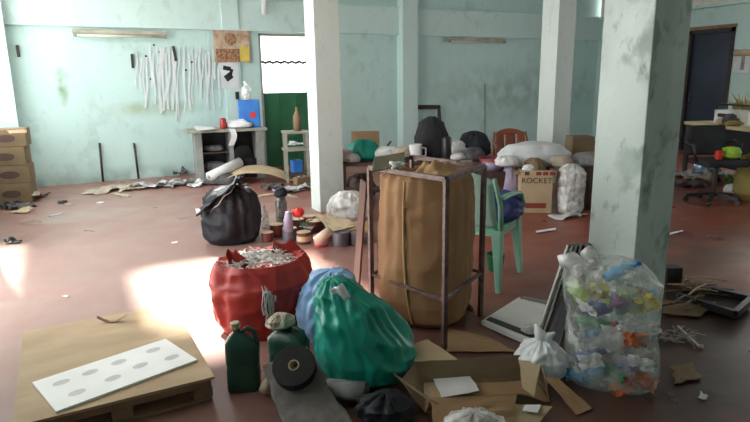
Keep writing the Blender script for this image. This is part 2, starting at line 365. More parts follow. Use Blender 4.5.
# beams and pilasters
mb = MB(); mb.span((X0, Y1-.07, 2.37), (X1, Y1, 2.86)).span((X0, Y1-.10, 2.84), (X1, Y1-.0, 2.875)).span((X0, Y1-.085, 2.36), (X1, Y1, 2.385)); struct('trim_1', mb, 'beam')
mb = MB(); mb.span((5.89, Y1-.22, 0), (6.23, Y1-.0, ZC)); struct('trim_2', mb, 'beam')
mb = MB(); mb.span((2.50, Y1-.10, 2.36), (2.78, Y1-.07, ZC)).span((2.50, Y1-.04, 0), (2.78, Y1, 2.37)); struct('trim_3', mb, 'beam')
mb = MB(); mb.span((X0, Y1-.25, 0), (-.57, Y1, ZC)); struct('trim_4', mb, 'beam')
mb = MB(); mb.span((X1-.10, Y0, 2.86), (X1+.1, Y1-.11, ZC)); struct('trim_5', mb, 'cream')
mb = MB(); mb.span((X1-.16, Y0, 2.80), (X1, Y1-.11, 2.86)); struct('trim_6', mb, 'beam')
for i, (a, b, c, d, m) in enumerate([(2.55, 2.86, 6.18, 6.46, 'pillar'), (6.17, 6.49, 6.17, 6.49, 'pillar'), (2.71, 3.00, 2.05, 2.375, 'pillar2'), (X0, -.69, 6.17, 6.5, 'pillar')]):
    mb = MB(); mb.span((a, c, 0), (b, d, ZC)); struct('trim_%d' % (7+i), mb, m, bevel=.006)
# door with open grille top in the back wall
d1 = MB(); d1.span((3.13, Y1+.05, 0), (4.45, Y1+.09, 1.32))
for x in (3.45, 3.8, 4.13): d1.span((x-.015, Y1+.035, .03), (x+.015, Y1+.05, 1.30))
door = struct('door_1', d1, 'dgreen')
fr = MB(); fr.span((3.13, Y1, 0), (3.17, Y1+.12, 2.33)).span((4.41, Y1, 0), (4.45, Y1+.12, 2.33)).span((3.13, Y1-.0, 2.29), (4.45, Y1+.12, 2.33)); struct('door_frame', fr, 'greyst', door)
gr = MB(); pts = [(3.15+i*.02, Y1+.06, 1.85+.012*sin(i*.9)) for i in range(64)]; gr.tube(pts, .024, 6)
for k in range(40): gr.tube([(3.17+k*.032, Y1+.06, 1.30), (3.17+k*.032, Y1+.06, 1.345)], .009, 5)
struct('grille_bar', gr, 'iron', door)
# dark door in the right wall
d2 = MB(); d2.span((X1+.06, 6.90, 0), (X1+.10, 7.76, 2.34))
door = struct('door_2', d2, 'doorblue')
fr = MB(); fr.span((X1-.03, 6.86, 0), (X1+.12, 6.93, 2.40)).span((X1-.03, 7.73, 0), (X1+.12, 7.80, 2.40)).span((X1-.03, 6.86, 2.32), (X1+.12, 7.80, 2.40))
struct('door_frame', fr, 'iron', door)
fr = MB(); fr.span((X1-.05, 6.84, 2.40), (X1, 7.82, 2.46)); struct('lintel', fr, 'wood', door)
fr = MB(); fr.tube([(X1+.04, 7.66, 1.0), (X1-.0, 7.66, 1.0), (X1-.0, 7.66, 1.14), (X1+.04, 7.66, 1.14)], .012); struct('door_handle', fr, 'rust', door)
# window frames on the unseen side openings; right and front ones added for light
def winframe(i, axis, fx, a0, a1, b0, b1):
    mb = MB(); t = .05
    def sp(p, q, r, s):
        if axis == 0: mb.span((fx, p, r), (fx+.06, q, s))
        else: mb.span((p, fx, r), (q, fx+.06, s))
    sp(a0, a1, b0, b0+t); sp(a0, a1, b1-t, b1); sp(a0, a0+t, b0, b1); sp(a1-t, a1, b0, b1)
    k = 4
    for j in range(1, k): c = a0+(a1-a0)*j/k; sp(c-.02, c+.02, b0, b1)
    struct('window_%d' % i, mb, 'greyst')
winframe(1, 0, X0-.13, 2.4, 3.6, 1.2, 2.7); winframe(2, 0, X0-.13, 6.7, 9.75, 1.0, 3.1); winframe(4, 0, X1+.07, 3.4, 6.2, 1.0, 2.5); winframe(3, 1, Y0-.13, 8.4, 10.4, 1.2, 2.4)
mb = MB(); mb.span((X0-8, -8, -.25), (X0-.2, 22, -.15)); struct('ground', mb, 'concrete')
mb = MB(); mb.span((X0-.2, Y1+.2, -.25), (X1+6, 22, -.15)); struct('yard', mb, 'concrete')
mb = MB(); mb.span((2.4, Y1+.2, 2.75), (6.4, Y1+3.6, 2.82)); struct('sun_blocker', mb, 'ceil')  # unseen slab added to keep sun from falling through the back door
# ------------------------------------------------------------------ lights
W = bpy.data.worlds.new('sky'); SC.world = W; W.use_nodes = True
bg = W.node_tree.nodes['Background']; bg.inputs[0].default_value = (.97, .99, .98, 1); bg.inputs[1].default_value = 1.0
sun = bpy.data.lights.new('sun', 'SUN'); so = bpy.data.objects.new('sun', sun); C.objects.link(so)
sun.energy = 6.0; sun.angle = radians(5); sun.color = (1, .94, .84)
sd = Vector((.10, -1.0, -1.05)); so.rotation_euler = sd.to_track_quat('-Z', 'Y').to_euler(); so.location = (0, 8, 6)
def portal(loc, rot, sx, sy):
    l = bpy.data.lights.new('daylight_portal', 'AREA'); l.shape = 'RECTANGLE'; l.size = sx; l.size_y = sy; l.cycles.is_portal = True
    o = bpy.data.objects.new('daylight_portal', l); C.objects.link(o); o.location = loc; o.rotation_euler = rot
for h in WL: portal((X0-.21, (h[0]+h[1])/2, (h[2]+h[3])/2), (0, radians(-90), 0), h[3]-h[2], h[1]-h[0])
for h in CE: portal(((h[0]+h[1])/2, (h[2]+h[3])/2, ZC+.09), (0, 0, 0), h[1]-h[0], h[3]-h[2])
portal((3.79, Y1+.19, 1.82), (radians(-90), 0, 0), 1.3, 1.0)
portal((X1+.21, 4.8, 1.75), (0, radians(90), 0), 1.5, 2.8)
portal((9.4, Y0-.21, 1.8), (radians(90), 0, 0), 2.0, 1.2)
SC.view_settings.view_transform = 'Standard'; SC.view_settings.look = 'None'; SC.view_settings.gamma = 1
SC.view_settings.exposure = 2.9
SC.cycles.use_denoising = True
SC.cycles.max_bounces = 8; SC.cycles.transparent_max_bounces = 16; SC.cycles.sample_clamp_indirect = 6
# ------------------------------------------------------------------ foreground left
t = thing('plywood_pallet', 'low wooden pallet topped with a dusty plywood sheet, under the white board', 'pallet', (.08, 3.155, 0), radians(.6))
mb = MB(); mb.box((0, 0, .122), (.83, 1.09, .014)); mb.build('plywood_top', 'ply', t, bevel=.002)
for y in (-.49, 0, .49):
    mb = MB(); mb.box((0, y, .0935), (.80, .085, .035))
    mb.build('top_rail', 'wood', t, bevel=.003)
for x in (-.36, 0, .36):
    for y in (-.49, 0, .49): MB().box((x, y, .049), (.09, .085, .052)).build('block', 'wood', t, bevel=.003)
for y in (-.49, 0, .49): MB().box((0, y, .011), (.80, .085, .020)).build('bottom_board', 'wood', t, bevel=.003)
mb = MB(); mb.box((0, 0, .006), (.655, .355, .012)); mb.mi = 1
for i, (x, y) in enumerate([(-.23, .075), (-.10, .08), (.04, .085), (.22, .09), (-.21, -.075), (-.045, -.06), (.10, -.03), (.25, -.06)]): mb.lathe([(.030, 0), (.030, .0009)], 20, (x, y, .012), 1.25, .8)
o = mb.build('ceiling_board', ['panel', 'dent'], loc=(.095, 2.885, .1295), rz=radians(16.5)); tag(o, 'white rectangular board with grey oval marks lying on the plywood', 'board')
mb = MB(); sheet(mb, .16, .03, 3, .004, 12, 16, 4, .003, .02, fold=lambda u, v: .035*(u-.5)**2*4)
o = mb.build('wood_curl', 'wood', loc=(*G(112, 322, .13).xy, .1295), rz=radians(-20)); tag(o, 'thin curled strip of wood on the back edge of the plywood', 'wood strip')
# ------------------------------------------------------------------ red bag with shredded plastic
RB = (.985, 3.36, 0)
t = thing('red_sack', 'red woven plastic sack with open top full of white shreds', 'sack', RB)
mb = MB(); bag(mb, [(.86, 0), (.97, .09), (1.0, .22), (.99, .33), (.93, .42), (.84, .455), (.66, .42), (.5, .37)], .292, .27, 11, .045, 4.5, n=90)
mb.build('bag_body', 'redbag', t, smooth=True)
mb = MB().at((-.17, -.05, .40)); mb.grid(lambda u, v: ((u-.5)*.17*(1-v*.7)+.02*sin(v*5), .02*sin(u*6)+v*.02, v*.13+.01*sin(u*9)), 10, 8, .004); mb.build('torn_flap', 'redbag', t, smooth=True)
mb = MB().at((.17, .02, .41), rz=.4); mb.grid(lambda u, v: ((u-.5)*.26*(1-v*.5), .03*sin(u*5)+v*.05, v*.10+.015*sin(u*8)), 12, 8, .004); mb.build('torn_flap', 'redbag', t, smooth=True)
rr = random.Random(3); mb = MB()
for i in range(420):
    a = rr.uniform(0, 6.28); q = .20*sqrt(rr.random()); x = cos(a)*q*1.0-.02; y = sin(a)*q*.85-.02; z = .425+.05*(1-(q/.2)**2)+rr.uniform(-.02, .02); p = [(x, y, z)]
    d = rr.uniform(0, 6.28)
    for k in range(3): d += rr.uniform(-.9, .9); x += cos(d)*.022; y += sin(d)*.022; z += rr.uniform(-.014, .012); p.append((x, y, z))
    mb.tube(p, .0032, 3)
for i in range(30):
    x = -.055+rr.gauss(0, .013); y = -.20; z = .43; p = [(x, y, z)]
    for k in range(rr.choice((3, 5, 7, 9))): x += rr.gauss(0, .007); y = -.235-.047*min(1, k/2)-rr.random()*.02; z -= .034; p.append((x, y, z))
    mb.tube(p, .0035, 3)
o = mb.build('plastic_shreds', 'shred', loc=RB); tag(o, 'heap of white shredded plastic strips spilling over the red sack rim', 'shredded plastic', kind='stuff')
# ------------------------------------------------------------------ oil jugs
def jug(name, label, loc, rz, h=.35, w=.185, d=.10, cap='tan', m='dgbottle'):
    t = thing(name, label, 'jug', loc, rz)
    mb = MB(); pr = [(.94, 0), (1, .01), (1, .30*h), (.97, .34*h), (.97, .38*h), (1, .42*h), (1, .62*h), (.92, .70*h), (.55, .80*h), (.24, .85*h), (.20, .88*h), (.20, .93*h)]
    n = 40; vs = []; fs = []
    for i, (r, z) in enumerate(pr):
        for k in range(n):
            a = 2*pi*k/n; q = 1/(abs(cos(a))**5+abs(sin(a))**5)**.2
            rx = w/2*r; ry = d/2*max(r, .4); sh = -.18*w*max(0, (z/h-.62))/.35*(1) if z > .62*h else 0
            vs.append((cos(a)*q*rx+sh, sin(a)*q*ry if r > .3 else sin(a)*rx, z))
    for i in range(len(pr)-1):
        for k in range(n): fs.append((i*n+k, i*n+(k+1) % n, (i+1)*n+(k+1) % n, (i+1)*n+k))
    fs.append(tuple(range(n))[::-1]); fs.append(tuple((len(pr)-1)*n+k for k in range(n)))
    mb.add(vs, fs); mb.build('jug_body', m, t, smooth=True)
    mb = MB(); mb.tube([(-.02*w, 0, .83*h), (.18*w, 0, .90*h), (.40*w, 0, .84*h), (.46*w, 0, .66*h), (.44*w, 0, .5*h)], [.010, .013, .014, .014, .010], 10); mb.build('handle', m, t, smooth=True)
    if cap:
        mb = MB(); mb.lathe([(.022, 0), (.024, .004), (.024, .028), (.020, .032), (.0, .032)], 24, (-.16*w, 0, .905*h)); mb.build('cap', cap, t, smooth=False)
    mb = MB(); mb.box((0, -d/2-.001, .28*h), (w*.7, .002, .26*h)); mb.build('label_panel', m, t, bevel=.001)
    return t
jug('oil_jug', 'dark green plastic oil jug with tan cap standing before the red sack', (.655, 2.665, 0), RV+.1, h=.36, w=.162)
t = jug('oil_jug', 'second dark green jug, half hidden behind the black tape roll', (.915, 2.72, 0), RV-.35, h=.28, w=.21, d=.13, cap=None)
mb = MB(); bag(mb, [(.6, 0), (1, .02), (.9, .05), (.4, .075), (.2, .08)], .075, .05, 5, .018, 20, n=36, rows=16)
o = mb.build('crumpled_paper', 'rag', loc=(.885, 2.745, .243)); tag(o, 'crumpled cream paper stuffed on top of the second green jug', 'paper')
# felt strip, tape roll, foil tube
c0 = G(264, 368, .13); c1 = G(308, 348, .215); c3 = G(288, 440, .006); c2 = G(358, 432, .006)
def felt(u, v):
    p = (c0*(1-u)+c1*u)*(1-v)+(c3*(1-u)+c2*u)*v; p = p.copy(); p.z = .012+(.12+.085*u)*(1-v)**1.4+.012*fb((u, v*2, 0), 2.2, 4); p.x += .012*fb((u*2, v*3, 5), 2, 7); return p
mb = MB(); mb.grid(felt, 18, 26, .016); o = mb.build('felt_strip', 'foam', smooth=True); tag(o, 'dark grey felt strip leaning from the second jug down to the floor', 'felt strip')
mb = MB(); mb.tube([(0, 0, 0), (.03, .01, .012), (.17, .05, .03)], [.028, .034, .034], 16); o = mb.build('foam_roll', 'tan', loc=(.71, 2.52, .036), rz=RV+.9, smooth=True); tag(o, 'small tan roll poking out left of the black tape roll', 'foam roll')
t = thing('tape_roll', 'thick black roll of tape lying tilted on the grey felt', 'tape roll', (.84, 2.415, .165))
t.rotation_euler = (radians(38), radians(-6), RV+.05)
def ring(mb, ro, ri, h, n=48):
    vs = []; fs = []
    for k in range(n):
        a = 2*pi*k/n
        for r, z in ((ro, 0), (ro, h), (ri, h), (ri, 0)): vs.append((r*cos(a), r*sin(a), z))
    for k in range(n):
        for q in range(4): a = k*4+q; b = k*4+(q+1) % 4; c = ((k+1) % n)*4+(q+1) % 4; d = ((k+1) % n)*4+q; fs.append((a, b, c, d)[::-1])
    return mb.add(vs, fs)
mb = MB(); ring(mb, .103, .026, .055); mb.build('tape', 'tapeb', t, smooth=False, bevel=.003)
mb = MB(); ring(mb, .026, .021, .058); mb.build('core', 'tan', t)
mb = MB(); ring(mb, .05, .041, .20, 40); o = mb.build('foil_tube', 'silver', loc=G(327, 389, .055), smooth=True); o.rotation_euler = (0, radians(86), RV-.3); tag(o, 'short silver grey foam tube lying between the felt and the teal bag', 'foam tube')
# blue and teal bags
t = thing('blue_bag', 'light blue plastic bag slumped between the red sack and the teal bag', 'plastic bag', (1.215, 2.99, 0), RV)
mb = MB(); bag(mb, [(.6, 0), (.85, .08), (1.05, .20), (1.0, .31), (.75, .39), (.4, .43), (.1, .44)], .145, .12, 21, .04, 8, lean=(.07, .0)); mb.build('bag_body', 'bluebag', t, smooth=True)
mb = MB(); bag(mb, [(.3, 0), (.8, .02), (1, .05), (.5, .085), (.2, .09)], .05, .035, 25, .02, 20, n=30, rows=14); mb.v = [v+Vector((.08, -.10, .26)) for v in mb.v]; mb.build('knotted_handles', 'whitebag', t, smooth=True)
t = thing('teal_bag', 'large crumpled teal green plastic bag leaning to the right', 'plastic bag', (1.255, 2.46, 0), RV)
mb = MB(); bag(mb, [(.66, 0), (.98, .05), (1.06, .14), (.98, .26), (.76, .38), (.48, .47), (.24, .525), (.05, .54)], .225, .20, 31, .045, 6, n=110, rows=70, lean=(-.17, .02))
mb.build('bag_body', 'tealbag', t, smooth=True)
mb = MB().at((-.13, -.06, .49), ry=-.5); mb.grid(lambda u, v: ((u-.5)*.07, -.035+.012*sin(u*7), (v-.5)*.07+.01*sin(v*8)), 8, 8, .003); mb.build('torn_patch', 'whitebag', t, smooth=True)
t = thing('black_bag', 'small glossy black plastic bag on the floor under the teal bag', 'plastic bag', (*G(386, 418).xy, 0), RV)
mb = MB(); bag(mb, [(.7, 0), (1, .03), (.9, .08), (.4, .12), (.1, .13)], .13, .10, 41, .03, 12); mb.build('bag_body', 'bagblack', t, smooth=True)
# ------------------------------------------------------------------ cardboard box, opened flat, in the foreground
t = thing('open_cardboard_box', 'torn open brown cardboard box with splayed flaps, white paper inside', 'cardboard box', (0, 0, 0))
def cp(name, pts, m='card', th=.005, wob=.012, seed=1, parent=t):
    A, B, D, E_ = [G(*p) for p in pts]   # corners in order round the panel
    mb = MB()
    def fn(u, v):
        p = (A*(1-u)+B*u)*(1-v)+(E_*(1-u)+D*u)*v; p = p.copy(); e = 4*u*(1-u)+4*v*(1-v)
        p.z += wob*.5*abs(fb((u*2, v*2, 0), 1.5, seed))*e; p.x += wob*fb((u*3, v*3, 1), 1.2, seed+1); p.y += wob*fb((u*3, v*3, 2), 1.2, seed+2); p.z = max(p.z, th+.001); return p
    mb.grid(fn, 14, 12, th); o = mb.build(name, m, parent, smooth=False); return o
cp('base_panel', [(424, 386, .010), (536, 379, .010), (550, 402, .010), (424, 413, .010)], wob=.002)
cp('back_wall', [(414, 362, .125), (533, 354, .125), (537, 380, .010), (423, 387, .010)], 'card3', seed=3, wob=.006)
cp('left_wall', [(401, 381, .11), (414, 362, .125), (424, 386, .010), (424, 413, .010)], 'card3', seed=4, wob=.006)
cp('tall_flap', [(415, 344, .15), (428, 340, .16), (458, 360, .125), (414, 362, .125)], 'card2', seed=5, wob=.004)
cp('right_wall', [(535, 354, .125), (546, 374, .11), (550, 402, .010), (537, 380, .010)], 'card3', seed=6, wob=.004)
cp('right_flap', [(519, 361, .12), (541, 362, .12), (534, 397, .05), (522, 388, .06)], 'card2', seed=7, wob=.004)
cp('left_flap', [(392, 372, .12), (401, 381, .11), (438, 404, .085), (424, 398, .09)], 'card3', seed=9, wob=.004)
cp('front_wall', [(430, 399, .085), (521, 393, .085), (548, 403, .012), (426, 414, .012)], 'card3', seed=10, wob=.008)
cp('front_flap', [(430, 399, .088), (516, 394, .088), (514, 426, .006), (434, 432, .006)], 'card', seed=11)
cp('long_flap', [(544, 377, .10), (558, 379, .09), (592, 409, .008), (576, 415, .008)], 'card', seed=13, wob=.006)
cp('corner_flap', [(500, 404, .05), (552, 407, .04), (538, 424, .008), (484, 424, .008)], 'card2', seed=15, wob=.004)
cp('inner_card', [(424, 376, .03), (436, 378, .03), (444, 399, .02), (424, 398, .02)], 'card2', seed=17, wob=.003)
def flat(name, pts, m, label, cat, th=.003, wob=.004, seed=2, kind=None):
    o = cp(name, pts, m, th, wob, seed, None); return tag(o, label, cat, kind=kind)
flat('paper_sheet', [(433, 379, .045), (470, 376, .045), (480, 391, .045), (442, 398, .045)], 'whitep', 'white sheet of paper lying inside the open foreground cardboard box', 'paper', .002)
flat('paper_scrap', [(525, 405, .047), (541, 405, .047), (538, 413, .047), (522, 411, .047)], 'whitep', 'small white paper scrap on the front corner flap of the box', 'paper', .002, .002)
flat('cardboard_scrap', [(444, 328, .008), (490, 338, .008), (516, 352, .008), (446, 352, .008)], 'card', 'brown cardboard scrap on the floor behind the open box', 'cardboard', .004, .01, 6)
flat('paper_scrap', [(403, 352, .01), (411, 351, .01), (411, 359, .01), (404, 361, .01)], 'whitep', 'small white scrap on the floor right of the teal bag', 'paper', .002, .002, 8)
mb = MB(); bag(mb, [(.7, 0), (1, .03), (.9, .07), (.4, .10), (.1, .105)], .13, .09, 45, .03, 14); o = mb.build('clear_bag', 'clear2', loc=(*G(474, 434).xy, 0), rz=RV, smooth=True); tag(o, 'crumpled clear plastic bag at the bottom edge before the open box', 'plastic bag')
# ------------------------------------------------------------------ white bag, sack of bottles
t = thing('white_bag', 'knotted white plastic carrier bag left of the clear sack', 'plastic bag', (2.03, 2.03, 0), RV-.25)
mb = MB(); bag(mb, [(.75, 0), (1, .04), (1.0, .11), (.7, .16), (.28, .19), (.16, .20)], .122, .11, 51, .03, 10); mb.build('bag_body', 'whitebag', t, smooth=True)
mb = MB(); mb.tube([(0, 0, .18), (-.01, 0, .23), (-.035, .01, .28)], [.02, .03, .006], 8); mb.tube([(0, 0, .18), (.03, 0, .22), (.06, .0, .245)], [.02, .025, .006], 8); mb.build('knotted_handles', 'whitebag', t, smooth=True)
BS = Vector((2.315, 1.84, 0)); BR = -radians(48)
t = thing('clear_sack', 'big clear plastic sack crammed with coloured bottles and wrappers by the pillar', 'sack', BS, BR)
mb = MB(); bag(mb, [(.88, 0), (1.03, .03), (1.05, .12), (1.0, .24), (.95, .34), (1.03, .44), (1.05, .52), (.8, .60), (.35, .635), (.1, .64)], .21, .175, 61, .018, 7, n=110, rows=70, lean=(-.045, .0), sq=3); mb.build('bag_body', 'clear', t, smooth=True)
mb = MB(); mb.tube([(-.16, -.02, .56), (-.22, -.02, .62), (-.27, -.02, .60)], [.05, .045, .035], 10); mb.tube([(-.1, 0, .58), (-.14, 0, .66), (-.13, -.02, .68)], [.04, .04, .02], 10); mb.build('bag_neck', 'clear2', t, smooth=True)
rb = random.Random(12)
def mk_bottle(m, capm, s=1.0):
    o = MB().lathe([(.022, 0), (.027, .006), (.027, .10), (.024, .115), (.011, .145), (.010, .16)], 14).build('plastic_bottle', m, smooth=True)
    c = MB().lathe([(.0125, 0), (.0125, .016)], 12, (0, 0, .158)).build('bottle_cap', capm, o); return o
def mk_wrap(m, seed):
    mb = MB(); sheet(mb, .11, .07, seed, .02, 22, 10, 8, .002, .08); return mb.build('wrapper', m)
protoB = {}; cols = {'clear': 'clear plastic', 'navy': 'navy blue', 'cyan': 'sky blue', 'lime': 'lime green', 'yellow': 'yellow', 'deepg': 'bottle green', 'orange': 'orange', 'violet': 'violet', 'whitep': 'white'}
LV = lambda z: 'bottom' if z < .2 else ('middle' if z < .42 else 'top')
items = [  # kind, material, local x, depth y, z
 ('w', 'yellow', -.09, -.13, .51), ('w', 'yellow', .13, -.12, .46), ('w', 'violet', .01, -.14, .46), ('w', 'orange', .09, -.165, .30), ('b', 'navy', -.04, -.10, .37), ('b', 'cyan', -.05, -.15, .26),
 ('b', 'cyan', .03, -.08, .56), ('b', 'lime', .04, -.13, .44), ('b', 'deepg', .10, -.13, .41), ('b', 'deepg', -.17, -.10, .33), ('w', 'whitep', .02, -.05, .53), ('w', 'whitep', -.14, -.12, .26),
 ('b', 'navy', -.14, -.12, .13), ('w', 'whitep', -.10, -.155, .15), ('b', 'cyan', -.03, -.14, .05), ('w', 'orange', .05, -.15, .035), ('b', 'navy', .10, -.12, .10), ('w', 'whitep', .13, -.13, .17),
 ('b', 'clear', -.02, -.13, .19), ('b', 'clear', .05, -.13, .23), ('w', 'cyan', -.15, -.13, .06), ('w', 'deepg', .02, -.155, .11), ('w', 'whitep', .0, -.14, .31), ('w', 'whitep', -.12, -.13, .42), ('b', 'clear', .08, -.10, .50),
 ('w', 'whitep', .15, -.08, .33), ('w', 'whitep', .0, .03, .50), ('w', 'whitep', -.08, .0, .20), ('w', 'whitep', .10, .0, .10), ('w', 'navy', -.10, .02, .36), ('b', 'clear', .05, .06, .30), ('b', 'clear', -.10, .07, .10), ('w', 'lime', -.165, -.07, .47), ('w', 'whitep', .15, -.02, .22), ('w', 'whitep', -.16, -.02, .19), ('w', 'orange', .16, -.09, .06)]
KN = {'b': ('plastic bottle', 'bottle'), 'w': ('crumpled wrapper', 'wrapper')}; cnt = {}
rot = Matrix.Rotation(BR, 3, 'Z')
for k, m, x, y, z in items:
    key = (k, m, LV(z)); cnt[key] = cnt.get(key, 0)+1
seen = {}
for i, (k, m, x, y, z) in enumerate(items):
    if k == 'b': x = max(-.08, min(.08, x)); y = max(-.115, y)
    key = (k, m, LV(z)); kk = (k, m); seen[key] = seen.get(key, 0)+1
    if kk not in protoB: o = mk_bottle(m if m != 'clear' else 'glass', {'clear': 'cyan', 'navy': 'whitep', 'cyan': 'navy', 'lime': 'redp', 'deepg': 'redp'}.get(m, 'whitep')) if k == 'b' else mk_wrap(m, 70+i); protoB[kk] = o
    else:
        s = protoB[kk]; o = s.copy(); C.objects.link(o)
        for ch in s.children: c = ch.copy(); C.objects.link(c); c.parent = o
    p = BS+rot @ Vector((x-(.085 if k == 'b' else 0), y*(.95 if k == 'w' else .9), z)); o.location = p
    o.rotation_euler = (radians(90)+rb.uniform(-.5, .5), rb.uniform(-.6, .6), BR+rb.uniform(-.9, .9)) if k == 'w' else (radians(78)+rb.uniform(-.3, .2), 0, BR+radians(90)+rb.uniform(-.25, .25))
    side = 'left' if x < -.06 else ('right' if x > .06 else 'centre')
    dep = 'against the front film' if y < -.06 else 'deep inside'
    tag(o, '%s %s in the %s %s of the clear sack, %s' % (cols[m], KN[k][0], LV(z), side if side != 'centre' else 'middle' if LV(z) != 'middle' else 'centre', dep), KN[k][1], 'rubbish inside the clear sack')
# ------------------------------------------------------------------ panels by the pillar
def lean(name, b0, b1, h, back, th, m, label, parent=None):
    b0 = Vector(b0); b1 = Vector(b1); d = (b1-b0); nrm = Vector((d.y, -d.x, 0)).normalized()*back; a = b0+nrm+Vector((0, 0, h)); c = b1+nrm+Vector((0, 0, h)); return b0, b1, c, a
def leanframe(px0, px1, topX, z, m, label, fm=None, off=0):
    # long narrow louvre panel: foot on the floor, head against the pillar
    f0 = G(*px0); f1 = G(*px1); w = (f1-f0); top0 = Vector((topX, 2.33-off, z)); 
    return f0, f1
t = thing('louvre_panel', 'long black window panel with pale left edge leaning against the grimy front pillar', 'panel', (0, 0, 0))
b0 = G(538, 338, .004); b1 = G(557, 350, .004); T1 = PX(589.5, 244, 2.695); T0 = PX(569, 246, 2.66); T = (T0+T1)/2-(b0+b1)/2
nn = (b1-b0).cross(T).normalized()
if nn.x > 0: nn = -nn
def lp(u, v, o=0): return (b0*(1-u)+b1*u)*(1-v)+(T0*(1-u)+T1*u)*v+nn*o
MB().bar(lp(0, 0), lp(0, 1), .016, .03, nn).build('pale_edge', 'panel', t)
MB().bar(lp(1, 0), lp(1, 1), .02, .03, nn).bar(lp(.04, .01), lp(1, .01), .02, .022, nn).bar(lp(.04, .99), lp(1, .99), .02, .022, nn).build('frame', 'black', t)
MB().panel([lp(.05, .01), lp(.98, .01), lp(.98, .98), lp(.05, .98)], .008).build('dark_panel', 'iron', t)
for u in (.3, .52, .74): MB().bar(lp(u, .01, .01), lp(u, .98, .01), .014, .02, nn).build('long_slat', 'greyst' if u < .4 else 'black', t)
o = MB().panel([lp(.72, 0, .05), lp(1.35, -.01, .05), lp(1.1, .80, .035), lp(.72, .80, .035)], .014).build('flat_panel', 'black'); tag(o, 'shorter black panel stacked in front of the long pale edged one by the pillar', 'panel')
t = thing('framed_board', 'white board with dark bottom strip lying on the floor near the black panels', 'board', (0, 0, 0))
mb = MB(); q = [G(481, 321, .03), G(519, 297, .03), (G(560, 304, .03)), G(531, 343, .03)]; mb.panel(q, .024); mb.build('board', 'panel', t)
mb = MB(); q = [G(486, 319.5, .034), G(490, 316.5, .034), G(536, 334, .034), G(533, 338.5, .034)]; mb.panel(q, .003); mb.build('dark_strip', 'black', t)
mb = MB(); q = [G(520, 298, .036), G(524, 296, .036), G(562, 303, .036), G(559, 306, .036)]; mb.panel(q, .005); mb.build('far_edge', 'greyst', t)
mb = MB(); bag(mb, [(.6, 0), (1, .015), (.7, .035), (.2, .045)], .055, .035, 65, .02, 25, n=36, rows=14); o = mb.build('crumpled_film', 'clear2', loc=(*G(531, 334, .03).xy, .036), rz=RV, smooth=True); tag(o, 'crumpled clear film lump on the right corner of the floor board', 'plastic film')
# ------------------------------------------------------------------ debris right of the pillar
t = thing('tray_frame', 'shallow black rectangular tray on the floor right of the pillar', 'tray', (0, 0, 0))
q = [G(668, 293, .05), G(697, 287, .05), G(752, 299, .05), G(735, 314, .05)]
cen = sum(q, Vector())/4
mb = MB()
for i in range(4): mb.bar(q[i], q[(i+1) % 4], .035, .045)
mb.build('rim', 'black', t)
mb = MB(); mb.panel([p-Vector((0, 0, .025)) for p in q], .008); mb.build('tray_base', 'iron', t)
mb = MB(); z = .075; mb.box((0, 0, .09), (.11, .09, .18)); o = mb.build('black_box', 'black', loc=(*G(670, 290).xy, 0), rz=RV, bevel=.006); tag(o, 'small upright black box touching the right side of the front pillar', 'box')
rd = random.Random(5)
for i in range(26):
    a = rd.uniform(-.7, 1.1); L_ = rd.uniform(.14, .34); c = G(rd.uniform(670, 708), rd.uniform(288, 313)); z = .038+.009*(i//3)
    mb = MB(); mb.tube([(-L_/2, 0, 0), (0, rd.uniform(-.02, .02), .004), (L_/2, 0, 0)], [.006, .008, .005], 6)
    o = mb.build('stick', rd.choice(['wood', 'wood', 'card2', 'dwood']), loc=(c.x, c.y, z), rz=RV+a, smooth=True); tag(o, 'brown stick in the pile of broken wood right of the front pillar', 'stick', 'sticks piled right of the pillar')
flat('wood_board', [(664, 301, .03), (712, 305, .03), (700, 318, .008), (663, 315, .008)], 'card3', 'brown splintered board under the sticks right of the pillar', 'board', .01, .008, 22)
flat('cardboard_scrap', [(672, 368, .01), (690, 362, .012), (702, 378, .01), (676, 384, .01)], 'card3', 'dirty brown cardboard scrap on the dark floor right of the clear sack', 'cardboard', .004, .02, 24)
t = thing('white_brush', 'thin white handled brush lying on the dark floor right of the pillar', 'brush', G(690, 338), 0)
p0 = G(678, 326, .012)-G(690, 338); p1 = G(699, 346, .012)-G(690, 338); mb = MB(); mb.tube([p0, (p0+p1)/2+Vector((0, 0, .002)), p1], [.006, .005, .007], 8); mb.build('handle', 'whitep', t, smooth=True)
mb = MB(); mb.tube([p1, p1+Vector((.012, -.018, 0))], [.010, .012], 8); mb.build('brush_head', 'rag', t)
rr = random.Random(9); mb = MB()
for i in range(40):
    p = G(rr.uniform(664, 690), rr.uniform(330, 342), .01+rr.random()*.02); d = rr.uniform(0, 6.28); P = [p.copy()]
    for k in range(5): d += rr.uniform(-.9, .9); p = p+Vector((cos(d)*.018, sin(d)*.018, rr.uniform(-.004, .004))); p.z = max(p.z, .006); P.append(p.copy())
    mb.tube(P, .0025, 4)
o = mb.build('white_string', 'rag', smooth=True); tag(o, 'tangle of pale string on the floor at the pillar foot', 'string', kind='stuff')
mb = MB(); sheet(mb, .05, .035, 8, .015, 30, 8, 8, .002, .1); o = mb.build('paper_scrap', 'whitep', loc=G(703, 398), rz=.4); tag(o, 'tiny white scrap alone on the dark floor at lower right', 'paper')
